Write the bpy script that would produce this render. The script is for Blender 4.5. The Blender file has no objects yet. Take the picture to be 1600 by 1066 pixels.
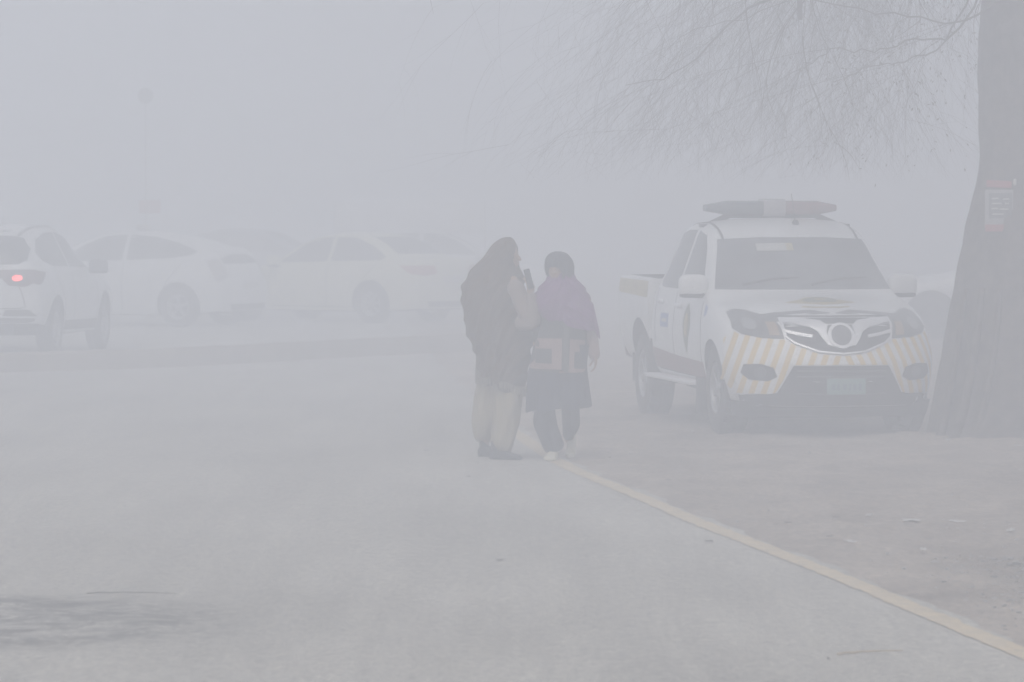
import bpy, bmesh, math, random
import numpy as np
from mathutils import Vector, Matrix
from mathutils.bvhtree import BVHTree
from mathutils.geometry import delaunay_2d_cdt

R = math.radians
PI = math.pi
scene = bpy.context.scene
COL = scene.collection
random.seed(11)
np.random.seed(11)

# ------------------------------------------------------------------ camera
F = 6700.0           # focal length in pixels of the 1600 px wide photograph
CAM_H = 1.89
HOR = 321.0
cam_d = bpy.data.cameras.new('camera')
cam = bpy.data.objects.new('camera', cam_d)
COL.objects.link(cam)
cam_d.sensor_width = 36.0
cam_d.lens = F / 1600 * 36.0
cam_d.clip_start = 0.5
cam_d.clip_end = 3000
cam.location = (0, 0, CAM_H)
cam.rotation_euler = (R(90) - math.atan((533 - HOR) / F), 0, 0)
cam_d.dof.use_dof = True
cam_d.dof.focus_distance = 33.5
cam_d.dof.aperture_fstop = 9.0
scene.camera = cam

# ------------------------------------------------------------------ world, sun, exposure
SUN_EL, SUN_ROT = 50.0, 195.0
world = bpy.data.worlds.new('World')
scene.world = world
world.use_nodes = True
wn = world.node_tree.nodes
wl = world.node_tree.links
bg = wn['Background']
sky = wn.new('ShaderNodeTexSky')
sky.sky_type = 'NISHITA'
sky.sun_disc = False
sky.sun_elevation = R(SUN_EL)
sky.sun_rotation = R(SUN_ROT)
sky.air_density = 1.6
sky.dust_density = 7.0
sky.ozone_density = 1.0
hsv = wn.new('ShaderNodeHueSaturation')
hsv.inputs['Saturation'].default_value = 0.42
wl.new(sky.outputs[0], hsv.inputs['Color'])
wl.new(hsv.outputs[0], bg.inputs[0])
bg.inputs[1].default_value = 0.12
sd = bpy.data.lights.new('sun', 'SUN')
sd.energy = 0.7
sd.angle = R(30)
sd.color = (1.0, 0.96, 0.9)
so = bpy.data.objects.new('sun', sd)
COL.objects.link(so)
# sky texture: rotation 0 puts the sun towards +Y, growing clockwise
az = R(SUN_ROT)
sdir = Vector((math.sin(az) * math.cos(R(SUN_EL)), math.cos(az) * math.cos(R(SUN_EL)), math.sin(R(SUN_EL))))
so.rotation_euler = sdir.to_track_quat('Z', 'Y').to_euler()
so.location = (20, 30, 40)

scene.view_settings.view_transform = 'Standard'
scene.view_settings.look = 'None'
scene.view_settings.exposure = 0.43
scene.view_settings.gamma = 1
scene.view_settings.use_curve_mapping = False
scene.cycles.volume_bounces = 3
scene.cycles.max_bounces = 8
scene.cycles.use_light_tree = False
scene.cycles.min_light_bounces = 6
scene.cycles.use_adaptive_sampling = False
scene.cycles.use_denoising = True
try:
    scene.cycles.denoiser = 'OPENIMAGEDENOISE'
except Exception:
    pass

# ------------------------------------------------------------------ helpers
def G(px, py, h=0.0):
    """ground point (at height h) seen at a pixel of the 1600 px photograph"""
    Z = F * (CAM_H - h) / (py - HOR)
    return Vector(((px - 800) / F * Z, Z, h))

def pchip(xs, ys, x):
    xs = np.asarray(xs, float); ys = np.asarray(ys, float); x = np.asarray(x, float)
    h = np.diff(xs); d = np.diff(ys) / h
    m = np.zeros(len(xs))
    for i in range(1, len(xs) - 1):
        if d[i-1] * d[i] > 0:
            w1 = 2*h[i] + h[i-1]; w2 = h[i] + 2*h[i-1]
            m[i] = (w1 + w2) / (w1/d[i-1] + w2/d[i])
    m[0] = d[0]; m[-1] = d[-1]
    i = np.clip(np.searchsorted(xs, x) - 1, 0, len(xs) - 2)
    t = (x - xs[i]) / h[i]
    t = np.clip(t, 0, 1)
    return ((2*t**3 - 3*t**2 + 1)*ys[i] + (t**3 - 2*t**2 + t)*h[i]*m[i]
            + (-2*t**3 + 3*t**2)*ys[i+1] + (t**3 - t**2)*h[i]*m[i+1])

def link(name, me, mats, parent=None, smooth=True, angle=40):
    o = bpy.data.objects.new(name, me)
    COL.objects.link(o)
    if not isinstance(mats, (list, tuple)):
        mats = [mats]
    for m in mats:
        me.materials.append(m)
    if smooth:
        me.polygons.foreach_set('use_smooth', [True] * len(me.polygons))
        try:
            me.set_sharp_from_angle(angle=R(angle))
        except Exception:
            pass
    if parent is not None:
        o.parent = parent
    return o

def mesh(name, verts, faces, mats, parent=None, smooth=True, angle=40):
    me = bpy.data.meshes.new(name)
    me.from_pydata([tuple(v) for v in verts], [], faces)
    me.update()
    return link(name, me, mats, parent, smooth, angle)

def bmobj(name, bm, mats, parent=None, smooth=True, angle=40):
    bmesh.ops.recalc_face_normals(bm, faces=bm.faces)
    me = bpy.data.meshes.new(name)
    bm.to_mesh(me); bm.free()
    return link(name, me, mats, parent, smooth, angle)

def empty(name, loc, rotz=0.0):
    o = bpy.data.objects.new(name, None)
    o.empty_display_size = 0.3
    COL.objects.link(o)
    o.location = loc
    o.rotation_euler = (0, 0, rotz)
    return o

def tag(o, label=None, cat=None, group=None, kind=None):
    if label: o['label'] = label
    if cat: o['category'] = cat
    if group: o['group'] = group
    if kind: o['kind'] = kind
    return o

def add_box(bm, c, s, rot=None, bevel=0.0, mi=0):
    m = Matrix.Translation(c)
    if rot is not None: m = m @ rot.to_4x4()
    m = m @ Matrix.Diagonal((s[0], s[1], s[2], 1))
    g = bmesh.ops.create_cube(bm, size=1, matrix=m)
    fs = set(f for v in g['verts'] for f in v.link_faces)
    for f in fs: f.material_index = mi
    if bevel > 0:
        es = list(set(e for v in g['verts'] for e in v.link_edges))
        bmesh.ops.bevel(bm, geom=es, offset=bevel, segments=2, affect='EDGES', profile=0.6)

def add_se(bm, c, r, e=0.6, nu=20, nv=14, rot=None):
    """rounded box / superellipsoid"""
    def sp(v, p): return math.copysign(abs(v) ** p, v)
    rings = []
    M = Matrix.Translation(c) @ (rot.to_4x4() if rot is not None else Matrix.Identity(4))
    for j in range(1, nv):
        ph = -PI/2 + PI * j / nv
        rings.append([bm.verts.new(M @ Vector((r[0]*sp(math.cos(ph), e)*sp(math.cos(2*PI*i/nu), e),
                                               r[1]*sp(math.cos(ph), e)*sp(math.sin(2*PI*i/nu), e),
                                               r[2]*sp(math.sin(ph), e)))) for i in range(nu)])
    b = bm.verts.new(M @ Vector((0, 0, -r[2]))); t = bm.verts.new(M @ Vector((0, 0, r[2])))
    for a, d in zip(rings[:-1], rings[1:]):
        for i in range(nu):
            bm.faces.new((a[i], a[(i+1) % nu], d[(i+1) % nu], d[i]))
    for i in range(nu):
        bm.faces.new((b, rings[0][(i+1) % nu], rings[0][i]))
        bm.faces.new((t, rings[-1][i], rings[-1][(i+1) % nu]))

def add_tube(bm, pts, rads, n=8, cap=True):
    pts = [Vector(p) for p in pts]
    if not hasattr(rads, '__len__'): rads = [rads] * len(pts)
    rings = []
    up = Vector((0.31, 0.17, 0.93)).normalized()
    for i, p in enumerate(pts):
        d = (pts[min(i+1, len(pts)-1)] - pts[max(i-1, 0)])
        if d.length < 1e-9: d = Vector((0, 0, 1))
        d.normalize()
        a = d.cross(up)
        if a.length < 0.05: a = d.cross(Vector((1, 0, 0)))
        a.normalize(); b = d.cross(a)
        rings.append([bm.verts.new(p + (a*math.cos(2*PI*k/n) + b*math.sin(2*PI*k/n)) * rads[i]) for k in range(n)])
    for r0, r1 in zip(rings[:-1], rings[1:]):
        for k in range(n):
            bm.faces.new((r0[k], r0[(k+1) % n], r1[(k+1) % n], r1[k]))
    if cap:
        bm.faces.new(rings[0][::-1]); bm.faces.new(rings[-1])

def add_lathe_y(bm, prof, n=40, c=(0, 0, 0), mi=0):
    """profile of (radius, y) revolved round the y axis"""
    rings = []
    for r, y in prof:
        rings.append([bm.verts.new((c[0] + r*math.cos(2*PI*k/n), c[1] + y, c[2] + r*math.sin(2*PI*k/n))) for k in range(n)])
    for a, b in zip(rings[:-1], rings[1:]):
        for k in range(n):
            f = bm.faces.new((a[k], a[(k+1) % n], b[(k+1) % n], b[k])); f.material_index = mi

def evaluated(o):
    dg = bpy.context.evaluated_depsgraph_get()
    dg.update()
    return bpy.data.meshes.new_from_object(o.evaluated_get(dg), depsgraph=dg)

# ------------------------------------------------------------------ materials
MATS = {}
def mat(name, col, rough=0.6, metal=0.0, coat=0.0, noise=0.0, scale=8.0, col2=None, bump=0.0, bscale=60.0, emit=None, estr=0.0, ior=1.45):
    if name in MATS: return MATS[name]
    m = bpy.data.materials.new(name); m.use_nodes = True
    nt = m.node_tree; n = nt.nodes; l = nt.links
    p = n['Principled BSDF']
    p.inputs['Base Color'].default_value = (*col, 1)
    p.inputs['Roughness'].default_value = rough
    p.inputs['Metallic'].default_value = metal
    p.inputs['Coat Weight'].default_value = coat
    p.inputs['IOR'].default_value = ior
    tc = n.new('ShaderNodeTexCoord')
    if noise > 0 or col2:
        nz = n.new('ShaderNodeTexNoise'); nz.inputs['Scale'].default_value = scale
        nz.inputs['Detail'].default_value = 6; nz.inputs['Roughness'].default_value = 0.6
        l.new(tc.outputs['Object'], nz.inputs['Vector'])
        cr = n.new('ShaderNodeValToRGB')
        c2 = col2 if col2 else tuple(c * (1 - noise) for c in col)
        cr.color_ramp.elements[0].position = 0.35; cr.color_ramp.elements[1].position = 0.68
        cr.color_ramp.elements[0].color = (*c2, 1)
        cr.color_ramp.elements[1].color = (*col, 1)
        l.new(nz.outputs['Fac'], cr.inputs[0]); l.new(cr.outputs[0], p.inputs['Base Color'])
    if bump > 0:
        nb = n.new('ShaderNodeTexNoise'); nb.inputs['Scale'].default_value = bscale; nb.inputs['Detail'].default_value = 4
        l.new(tc.outputs['Object'], nb.inputs['Vector'])
        bp = n.new('ShaderNodeBump'); bp.inputs['Strength'].default_value = bump; bp.inputs['Distance'].default_value = 0.01
        l.new(nb.outputs['Fac'], bp.inputs['Height']); l.new(bp.outputs[0], p.inputs['Normal'])
    if emit:
        p.inputs['Emission Color'].default_value = (*emit, 1)
        p.inputs['Emission Strength'].default_value = estr
    MATS[name] = m
    return m

WHITE = mat('white_paint', (0.78, 0.79, 0.80), 0.3, coat=0.5, noise=0.12, scale=2.5)
WHITE2 = mat('white_paint_dusty', (0.72, 0.73, 0.74), 0.35, coat=0.4, noise=0.1, scale=2.0)
CREAM = mat('cream_paint', (0.70, 0.69, 0.52), 0.35, coat=0.4, noise=0.1, scale=2.0)
GREYP = mat('grey_paint', (0.17, 0.18, 0.20), 0.35, coat=0.4, noise=0.1, scale=2.0)
GLASS = mat('tinted_glass', (0.07, 0.075, 0.08), 0.08, noise=0.4, scale=3.0)
SCREEN = mat('windscreen_glass', (0.20, 0.21, 0.225), 0.12, noise=0.5, scale=2.2)
BLACK = mat('black_plastic', (0.03, 0.03, 0.032), 0.6, noise=0.3, scale=9)
RUBBER = mat('tyre_rubber', (0.035, 0.035, 0.037), 0.85, noise=0.0, col2=(0.09, 0.085, 0.08), scale=5, bump=0.4)
LINER = mat('arch_liner', (0.012, 0.012, 0.013), 0.9, noise=0.3)
ALLOY = mat('alloy_rim', (0.45, 0.46, 0.47), 0.35, metal=0.8, noise=0.3, scale=7)
CHROME = mat('chrome_trim', (0.82, 0.83, 0.86), 0.38, metal=0.3, noise=0.1, scale=12)
LAMPG = mat('headlamp_lens', (0.13, 0.135, 0.14), 0.3, noise=0.5, scale=14)
REDL = mat('red_lens', (0.42, 0.06, 0.05), 0.25, noise=0.3, scale=12)
DREDL = mat('dark_red_lens', (0.10, 0.03, 0.035), 0.25, noise=0.3, scale=12)
LIT = mat('lit_brake_lamp', (0.8, 0.05, 0.05), 0.4, emit=(1.0, 0.10, 0.09), estr=4.2, noise=0.1)
MAROON = mat('maroon_stripe', (0.16, 0.045, 0.04), 0.5, noise=0.25, scale=6)
TAN = mat('tan_band', (0.48, 0.41, 0.22), 0.5, noise=0.2, scale=6)
PLATE = mat('plate_green_white', (0.15, 0.27, 0.25), 0.5, noise=0.15, scale=20)
GOLD = mat('crest_ochre', (0.44, 0.36, 0.14), 0.5, noise=0.35, scale=18)
OLIVE = mat('crest_olive', (0.14, 0.16, 0.08), 0.5, noise=0.3, scale=18)
BLUEL = mat('blue_decal', (0.12, 0.20, 0.45), 0.5, noise=0.2, scale=15)
PAPER = mat('pale_paper', (0.55, 0.55, 0.53), 0.8, noise=0.15, scale=20)

# ------------------------------------------------------------------ ground
def ground_mat(name, road):
    m = bpy.data.materials.new(name); m.use_nodes = True
    nt = m.node_tree; n = nt.nodes; l = nt.links
    p = n['Principled BSDF']; p.inputs['Roughness'].default_value = 0.9
    p.inputs['Specular IOR Level'].default_value = 0.3
    tc = n.new('ShaderNodeTexCoord')
    def noise(scale, detail=5, sx=1, sy=1, rough=0.6, dist=0.0):
        mp = n.new('ShaderNodeMapping'); mp.inputs['Scale'].default_value = (sx, sy, 1)
        l.new(tc.outputs['Object'], mp.inputs['Vector'])
        nz = n.new('ShaderNodeTexNoise'); nz.inputs['Scale'].default_value = scale
        nz.inputs['Detail'].default_value = detail; nz.inputs['Roughness'].default_value = rough
        nz.inputs['Distortion'].default_value = dist
        l.new(mp.outputs[0], nz.inputs['Vector'])
        return nz.outputs['Fac']
    def ramp(fac, a, b, ca, cb):
        r = n.new('ShaderNodeValToRGB')
        r.color_ramp.elements[0].position = a; r.color_ramp.elements[1].position = b
        r.color_ramp.elements[0].color = (*ca, 1); r.color_ramp.elements[1].color = (*cb, 1)
        l.new(fac, r.inputs[0]); return r.outputs[0]
    def mix(fac, a, b, mode='MIX'):
        x = n.new('ShaderNodeMix'); x.data_type = 'RGBA'; x.blend_type = mode
        if isinstance(fac, float): x.inputs[0].default_value = fac
        else: l.new(fac, x.inputs[0])
        l.new(a, x.inputs[6]); l.new(b, x.inputs[7]); return x.outputs[2]
    if road:
        c = ramp(noise(0.9, 4, 1.0, 0.25), 0.3, 0.72, (0.35, 0.333, 0.30), (0.50, 0.478, 0.43))
        g = ramp(noise(34, 5, 1.0, 0.30, rough=0.75), 0.28, 0.74, (0.60, 0.60, 0.61), (1.28, 1.28, 1.27))
        c = mix(1.0, c, g, 'MULTIPLY')
        g2 = ramp(noise(14, 5, 1.3, 0.5, 0.7, 0.6), 0.3, 0.75, (0.78, 0.78, 0.79), (1.12, 1.12, 1.11))
        c = mix(1.0, c, g2, 'MULTIPLY')
        g3 = ramp(noise(1.0, 5, 6.5, 0.16, 0.65, 0.5), 0.36, 0.66, (0.93, 0.93, 0.94), (1.05, 1.05, 1.05))
        c = mix(1.0, c, g3, 'MULTIPLY')
        # worn dark patch where the dust has been scraped off, at the near left
        sp = n.new('ShaderNodeSeparateXYZ'); l.new(tc.outputs['Object'], sp.inputs[0])
        def band(sock, c0, w):
            a = n.new('ShaderNodeMath'); a.operation = 'SUBTRACT'; l.new(sock, a.inputs[0]); a.inputs[1].default_value = c0
            b = n.new('ShaderNodeMath'); b.operation = 'DIVIDE'; l.new(a.outputs[0], b.inputs[0]); b.inputs[1].default_value = w
            d = n.new('ShaderNodeMath'); d.operation = 'POWER'; l.new(b.outputs[0], d.inputs[0]); d.inputs[1].default_value = 2
            return d.outputs[0]
        ad = n.new('ShaderNodeMath'); ad.operation = 'ADD'
        l.new(band(sp.outputs[0], -2.55, 1.2), ad.inputs[0]); l.new(band(sp.outputs[1], 19.4, 1.2), ad.inputs[1])
        s1 = n.new('ShaderNodeMath'); s1.operation = 'SUBTRACT'; s1.inputs[0].default_value = 1.7; s1.use_clamp = True
        l.new(ad.outputs[0], s1.inputs[1])
        nn = ramp(noise(3.2, 9, 1.1, 1.1, 0.85, 1.2), 0.43, 0.56, (0, 0, 0), (1, 1, 1))
        mm = n.new('ShaderNodeMath'); mm.operation = 'MULTIPLY'; l.new(s1.outputs[0], mm.inputs[0]); l.new(nn, mm.inputs[1])
        dk = n.new('ShaderNodeRGB'); dk.outputs[0].default_value = (0.10, 0.095, 0.088, 1)
        c = mix(mm.outputs[0], c, dk.outputs[0])
        hb = noise(140, 3); st = 0.5
    else:
        c = ramp(noise(1.3, 6, 1, 0.5, 0.65, 0.5), 0.3, 0.7, (0.20, 0.163, 0.135), (0.44, 0.375, 0.315))
        g = ramp(noise(26, 6, 1.0, 0.35, rough=0.8), 0.3, 0.72, (0.45, 0.45, 0.45), (1.35, 1.34, 1.33))
        c = mix(1.0, c, g, 'MULTIPLY')
        sp = ramp(noise(6, 9, 1, 1, 0.8, 1.2), 0.56, 0.64, (0, 0, 0), (0.7, 0.7, 0.7))
        dk = n.new('ShaderNodeRGB'); dk.outputs[0].default_value = (0.10, 0.095, 0.09, 1)
        c = mix(sp, c, dk.outputs[0])
        hb = noise(30, 6, rough=0.75); st = 0.9
    l.new(c, p.inputs['Base Color'])
    bp = n.new('ShaderNodeBump'); bp.inputs['Strength'].default_value = st; bp.inputs['Distance'].default_value = 0.012
    l.new(hb, bp.inputs['Height']); l.new(bp.outputs[0], p.inputs['Normal'])
    return m

DIRT = ground_mat('dusty_earth', False)
ASPH = ground_mat('dusty_asphalt', True)

LINE = [(16.0, 2.42), (18.0, 2.148), (19.75, 1.917), (21.4, 1.703), (23.5, 1.40), (25.3, 1.133), (27.7, 0.827),
        (31.2, 0.372), (35.1, 0.06), (40, -0.28), (48, -0.80), (60, -1.4), (90, -2.6), (140, -4.5)]
LZ = [a for a, b in LINE]; LX = [b for a, b in LINE]
def line_x(y): return float(pchip(LZ, LX, y)) if y <= 140 else -4.5
def edge_x(y):
    if y < 16: return line_x(16) + (16 - y) * 0.13 + 0.10
    return line_x(y) + 0.11 + 0.025*math.sin(y*2.3) + 0.02*math.sin(y*7.1 + 1)

# earth: one sheet to the horizon, the visible verge finely divided and uneven
xs = [-400, -200, -100, -50, -20, -8] + list(np.linspace(-3, 9, 100)) + [14, 25, 50, 100, 200, 400]
ys = [-60, -20, 0, 10] + list(np.linspace(14, 62, 260)) + [75, 100, 150, 300, 500]
def bumpy(x, y):
    t = x - edge_x(min(max(y, 10), 140))
    if t < 0.02 or y < 12 or x > 12 or y > 70: return 0.0
    k = min(1, (t - 0.02) / 0.25)
    mound = 0.05*math.exp(-((x-4.16)**2 + (y-34.6)**2)/0.9)*(1 + 0.5*math.sin(x*7 + y*5))
    return mound + k * (0.012*math.sin(x*5.1 + 1.3*math.sin(y*1.7)) * math.sin(y*3.3 + x) + 0.010*math.sin(x*13 + y*4.1)*math.sin(y*11 - x*3) + 0.012)
V = [(x, y, bumpy(x, y)) for y in ys for x in xs]
nx = len(xs)
FA = [(j*nx+i, j*nx+i+1, (j+1)*nx+i+1, (j+1)*nx+i) for j in range(len(ys)-1) for i in range(nx-1)]
ground = tag(mesh('ground', V, FA, DIRT), kind='structure')

# road sheet
ry = [2, 6, 10] + list(np.linspace(12, 60, 300)) + [70, 85, 110, 140, 300]
V = []; FA = []
for y in ry:
    jag = random.uniform(-0.012, 0.012)
    V += [(-60, y, 0.004), (edge_x(min(y, 140)) + jag, y, 0.004)]
for j in range(len(ry)-1):
    FA.append((2*j, 2*j+1, 2*j+3, 2*j+2))
road = tag(mesh('road', V, FA, ASPH, smooth=False), kind='structure')

# cream edge line, worn
LM = mat('worn_line_paint', (0.58, 0.47, 0.31), 0.8, col2=(0.40, 0.34, 0.25), scale=9.0, bump=0.3)
V = []; FA = []
yy = list(np.linspace(15.5, 38.5, 300))
for y in yy:
    w = 0.063
    lx = line_x(max(y, 16)) + (0.13*(16-y) if y < 16 else 0)
    j1 = random.gauss(0, 0.006); j2 = random.gauss(0, 0.006)
    w *= min(1, max(0.05, (38.6 - y)/3.0))
    V += [(lx - w + j1, y, 0.008), (lx + w + j2, y, 0.008)]
for j in range(len(yy)-1):
    FA.append((2*j, 2*j+1, 2*j+3, 2*j+2))
tag(mesh('road_line', V, FA, LM, smooth=False), kind='structure')

# raised kerb between the carriageways, far left to behind the walkers
KM = mat('dusty_kerb_concrete', (0.38, 0.34, 0.30), 0.9, noise=0.2, scale=3, bump=0.5)
KP = [(-40, 585, None)]
kpts = [G(-500, 612), G(0, 583), G(200, 577), G(400, 567), G(600, 556), G(720, 550), G(790, 547)]
bm = bmesh.new()
rows = []
n_k = 90
kx = [p.x for p in kpts]; ky = [p.y for p in kpts]
for i in range(n_k):
    x = kx[0] + (kx[-1] - kx[0]) * i / (n_k - 1)
    y = float(pchip(kx, ky, x)) + random.gauss(0, 0.008)
    h = 0.225 + random.gauss(0, 0.003)
    rows.append([bm.verts.new(v) for v in [(x, y, 0.0), (x, y + 0.02, h - 0.03), (x, y + 0.05, h), (x, y + 0.19, h), (x, y + 0.22, h - 0.03), (x, y + 0.24, 0.0)]])
for a, b in zip(rows[:-1], rows[1:]):
    for k in range(5):
        bm.faces.new((a[k], b[k], b[k+1], a[k+1]))
bm.faces.new(rows[0]); bm.faces.new(rows[-1][::-1])
tag(bmobj('kerb', bm, KM, angle=30), kind='structure')

# ------------------------------------------------------------------ vehicle tools
COLS = ['x', 'zb', 'ws', 'wm', 'zm', 'wb', 'zbelt', 'ztop', 'wt', 'crown']
def chaikin(P, it):
    P = np.array(P, float)
    for _ in range(it):
        Q = np.empty((2*len(P)-2, P.shape[1]))
        Q[0::2] = 0.75*P[:-1] + 0.25*P[1:]
        Q[1::2] = 0.25*P[:-1] + 0.75*P[1:]
        Q[0] = P[0]; Q[-1] = P[-1]
        P = Q
    return P

def body_mesh(keys, warp, nst=90, it=3, bulge=(0.05, 0.05)):
    K = np.array(sorted(keys, key=lambda r: r[0]), float)
    xs = []
    a, b = K[0, 0], K[-1, 0]
    t = np.linspace(0, 1, nst)
    t = 0.5 - 0.5*np.cos(PI*t)*(0.55) - 0.0
    t = (t - t[0]) / (t[-1] - t[0])
    t = 0.6*t + 0.4*np.linspace(0, 1, nst)
    xs = a + (b - a)*t
    par = [pchip(K[:, 0], K[:, j], xs) for j in range(1, K.shape[1])]
    secs = []
    for i, x in enumerate(xs):
        zb, ws, wm, zm, wb, zbelt, ztop, wt, cr = [p[i] for p in par]
        P = [(0, zb), (ws*0.6, zb), (ws-0.05, zb), (ws, zb+0.05), (wm, zm), ((wm+wb)/2+0.012, (zm+zbelt)/2+0.03), (wb, zbelt), (wb*0.35+wt*0.65, zbelt*0.35+(ztop-cr)*0.65),
             (wt, ztop-cr), (wt*0.62, ztop-cr*0.28), (0, ztop)]
        secs.append(chaikin(P, it))
    nh = len(secs[0])
    verts = []; faces = []
    def ring(x, S):
        s = len(verts)
        for y, z in S: verts.append([x, y, z])
        for y, z in S[-2:0:-1]: verts.append([x, -y, z])
        return s
    n = 2*nh - 2
    starts = []
    # rear cap rings
    def cap(x, S, sgn, blg, rev):
        out = []
        c = np.array([0, (S[0, 1] + S[-1, 1]) / 2])
        for k in ([0.15, 0.4, 0.7, 0.9] if not rev else [0.9, 0.7, 0.4, 0.15]):
            out.append(ring(x + sgn*blg*(1 - k*k), c + (S - c)*np.array([k, k])))
        return out
    starts += cap(xs[0], secs[0], -1, bulge[0], False)
    for x, S in zip(xs, secs): starts.append(ring(x, S))
    starts += cap(xs[-1], secs[-1], 1, bulge[1], True)
    for s0, s1 in zip(starts[:-1], starts[1:]):
        for k in range(n):
            k2 = (k+1) % n
            faces.append((s0+k, s0+k2, s1+k2, s1+k))
    faces.append(tuple(starts[0]+k for k in range(n))[::-1])
    faces.append(tuple(starts[-1]+k for k in range(n)))
    for v in verts:
        v[0] = warp(v[0], v[1], v[2])
    return verts, faces

def cut(o, cutters):
    """boolean difference; returns object with applied mesh"""
    for c in cutters:
        md = o.modifiers.new('b', 'BOOLEAN'); md.operation = 'DIFFERENCE'; md.solver = 'EXACT'; md.object = c
    me = evaluated(o)
    old = o.data
    o.modifiers.clear()
    o.data = me
    bpy.data.meshes.remove(old)
    for c in cutters:
        d = c.data
        bpy.data.objects.remove(c); bpy.data.meshes.remove(d)
    return o

def cyl_cutter(x, z, r, y0, y1, n=40):
    bm = bmesh.new()
    a = [bm.verts.new((x + r*math.cos(2*PI*k/n), y0, z + r*math.sin(2*PI*k/n))) for k in range(n)]
    b = [bm.verts.new((x + r*math.cos(2*PI*k/n), y1, z + r*math.sin(2*PI*k/n))) for k in range(n)]
    for k in range(n): bm.faces.new((a[k], a[(k+1) % n], b[(k+1) % n], b[k]))
    bm.faces.new(a[::-1]); bm.faces.new(b)
    bmesh.ops.recalc_face_normals(bm, faces=bm.faces)
    me = bpy.data.meshes.new('c'); bm.to_mesh(me); bm.free()
    o = bpy.data.objects.new('c', me); COL.objects.link(o)
    return o

def bvh_of(o):
    bm = bmesh.new(); bm.from_mesh(o.data)
    t = BVHTree.FromBMesh(bm); bm.free()
    return t

def patch(name, bvh, poly, axis, mats, parent, off=0.004, res=0.05, thick=0.008, reach=3.0, holes=None, smooth=True):
    """polygon in 2-D laid onto the body.  axis: 'L','R' (x,z) ; 'F','B' (y,z) ; 'T' (x,y)"""
    pts = []
    m = len(poly)
    for i in range(m):       # densify outline
        a = Vector(poly[i]); b = Vector(poly[(i+1) % m])
        k = max(1, int((b-a).length / res))
        for j in range(k): pts.append(a + (b-a)*(j/k))
    nb = len(pts)
    from mathutils.geometry import intersect_point_tri_2d
    xs_ = [p.x for p in pts]; ys_ = [p.y for p in pts]
    P = np.array([(p.x, p.y) for p in pts])
    def inside(x, y):
        c = False; j = nb - 1
        for i in range(nb):
            if ((P[i, 1] > y) != (P[j, 1] > y)) and (x < (P[j, 0]-P[i, 0])*(y-P[i, 1])/(P[j, 1]-P[i, 1]) + P[i, 0]): c = not c
            j = i
        return c
    gx = np.arange(min(xs_)+res/2, max(xs_), res); gy = np.arange(min(ys_)+res/2, max(ys_), res)
    extra = []
    for x in gx:
        for y in gy:
            if inside(x, y) and np.min((P[:, 0]-x)**2 + (P[:, 1]-y)**2) > (res*0.4)**2: extra.append(Vector((x, y)))
    vc, _, fc, _, _, _ = delaunay_2d_cdt(pts + extra, [], [list(range(nb))], 1, 1e-5)
    D = {'L': Vector((0, -1, 0)), 'R': Vector((0, 1, 0)), 'F': Vector((-1, 0, 0)), 'B': Vector((1, 0, 0)), 'T': Vector((0, 0, -1))}[axis]
    V = []; N = []
    for p in vc:
        if axis in 'LR': o = Vector((p.x, 0, p.y))
        elif axis in 'FB': o = Vector((0, p.x, p.y))
        else: o = Vector((p.x, p.y, 0))
        org = o - D*reach
        if axis in 'FB': org = Vector((-2.5 if axis == 'F' else -2.5, p.x, p.y)) - D*6
        h, nrm, _, _ = bvh.ray_cast(org, D)
        if h is None:
            q = Vector((0 if axis == 'F' else (-5 if axis == 'B' else p.x), 0, 0))
            if axis in 'LR': q = Vector((p.x, -D.y*0.85, p.y))
            elif axis in 'FB': q = Vector((q.x, p.x, p.y))
            else: q = Vector((p.x, p.y, 1.0))
            h, nrm, _, _ = bvh.find_nearest(q)
        if nrm.dot(D) > 0: nrm = -nrm
        V.append(h + nrm*off); N.append(nrm)
    bm = bmesh.new()
    bv = [bm.verts.new(v) for v in V]
    for f in fc:
        try: bm.faces.new([bv[i] for i in f])
        except ValueError: pass
    bmesh.ops.recalc_face_normals(bm, faces=bm.faces)
    bm.normal_update()
    s = sum(f.normal.dot(N[bv.index(f.verts[0])]) if False else f.normal.dot(-D) for f in bm.faces)
    if s < 0: bmesh.ops.reverse_faces(bm, faces=bm.faces)
    be = [e for e in bm.edges if e.is_boundary]
    idx = {v: i for i, v in enumerate(bv)}
    low = {}
    for e in be:
        for v in e.verts:
            if v not in low: low[v] = bm.verts.new(v.co - N[idx[v]]*(off + thick))
    for e in be:
        a, b = e.verts
        try: bm.faces.new((a, b, low[b], low[a]))
        except ValueError: pass
    lone = [v for v in bm.verts if not v.link_faces]
    if lone: bmesh.ops.delete(bm, geom=lone, context='VERTS')
    me = bpy.data.meshes.new(name); bm.to_mesh(me); bm.free()
    return link(name, me, mats, parent, smooth, 50)

def strip(pts, w):
    """polyline to a closed outline of width w"""
    P = [Vector(p) for p in pts]
    L = []; Rr = []
    for i, p in enumerate(P):
        d = (P[min(i+1, len(P)-1)] - P[max(i-1, 0)]).normalized()
        nrm = Vector((-d.y, d.x))*w/2
        L.append(p + nrm); Rr.append(p - nrm)
    return [tuple(q) for q in L + Rr[::-1]]

def ellipse(cx, cy, rx, ry, n=24, rot=0, e=1.0):
    out = []
    for k in range(n):
        c, s = math.cos(2*PI*k/n), math.sin(2*PI*k/n)
        x = rx*math.copysign(abs(c)**e, c); y = ry*math.copysign(abs(s)**e, s)
        out.append((cx + x*math.cos(rot) - y*math.sin(rot), cy + x*math.sin(rot) + y*math.cos(rot)))
    return out

def mir(poly): return [(-a, b) for a, b in poly]

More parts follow.
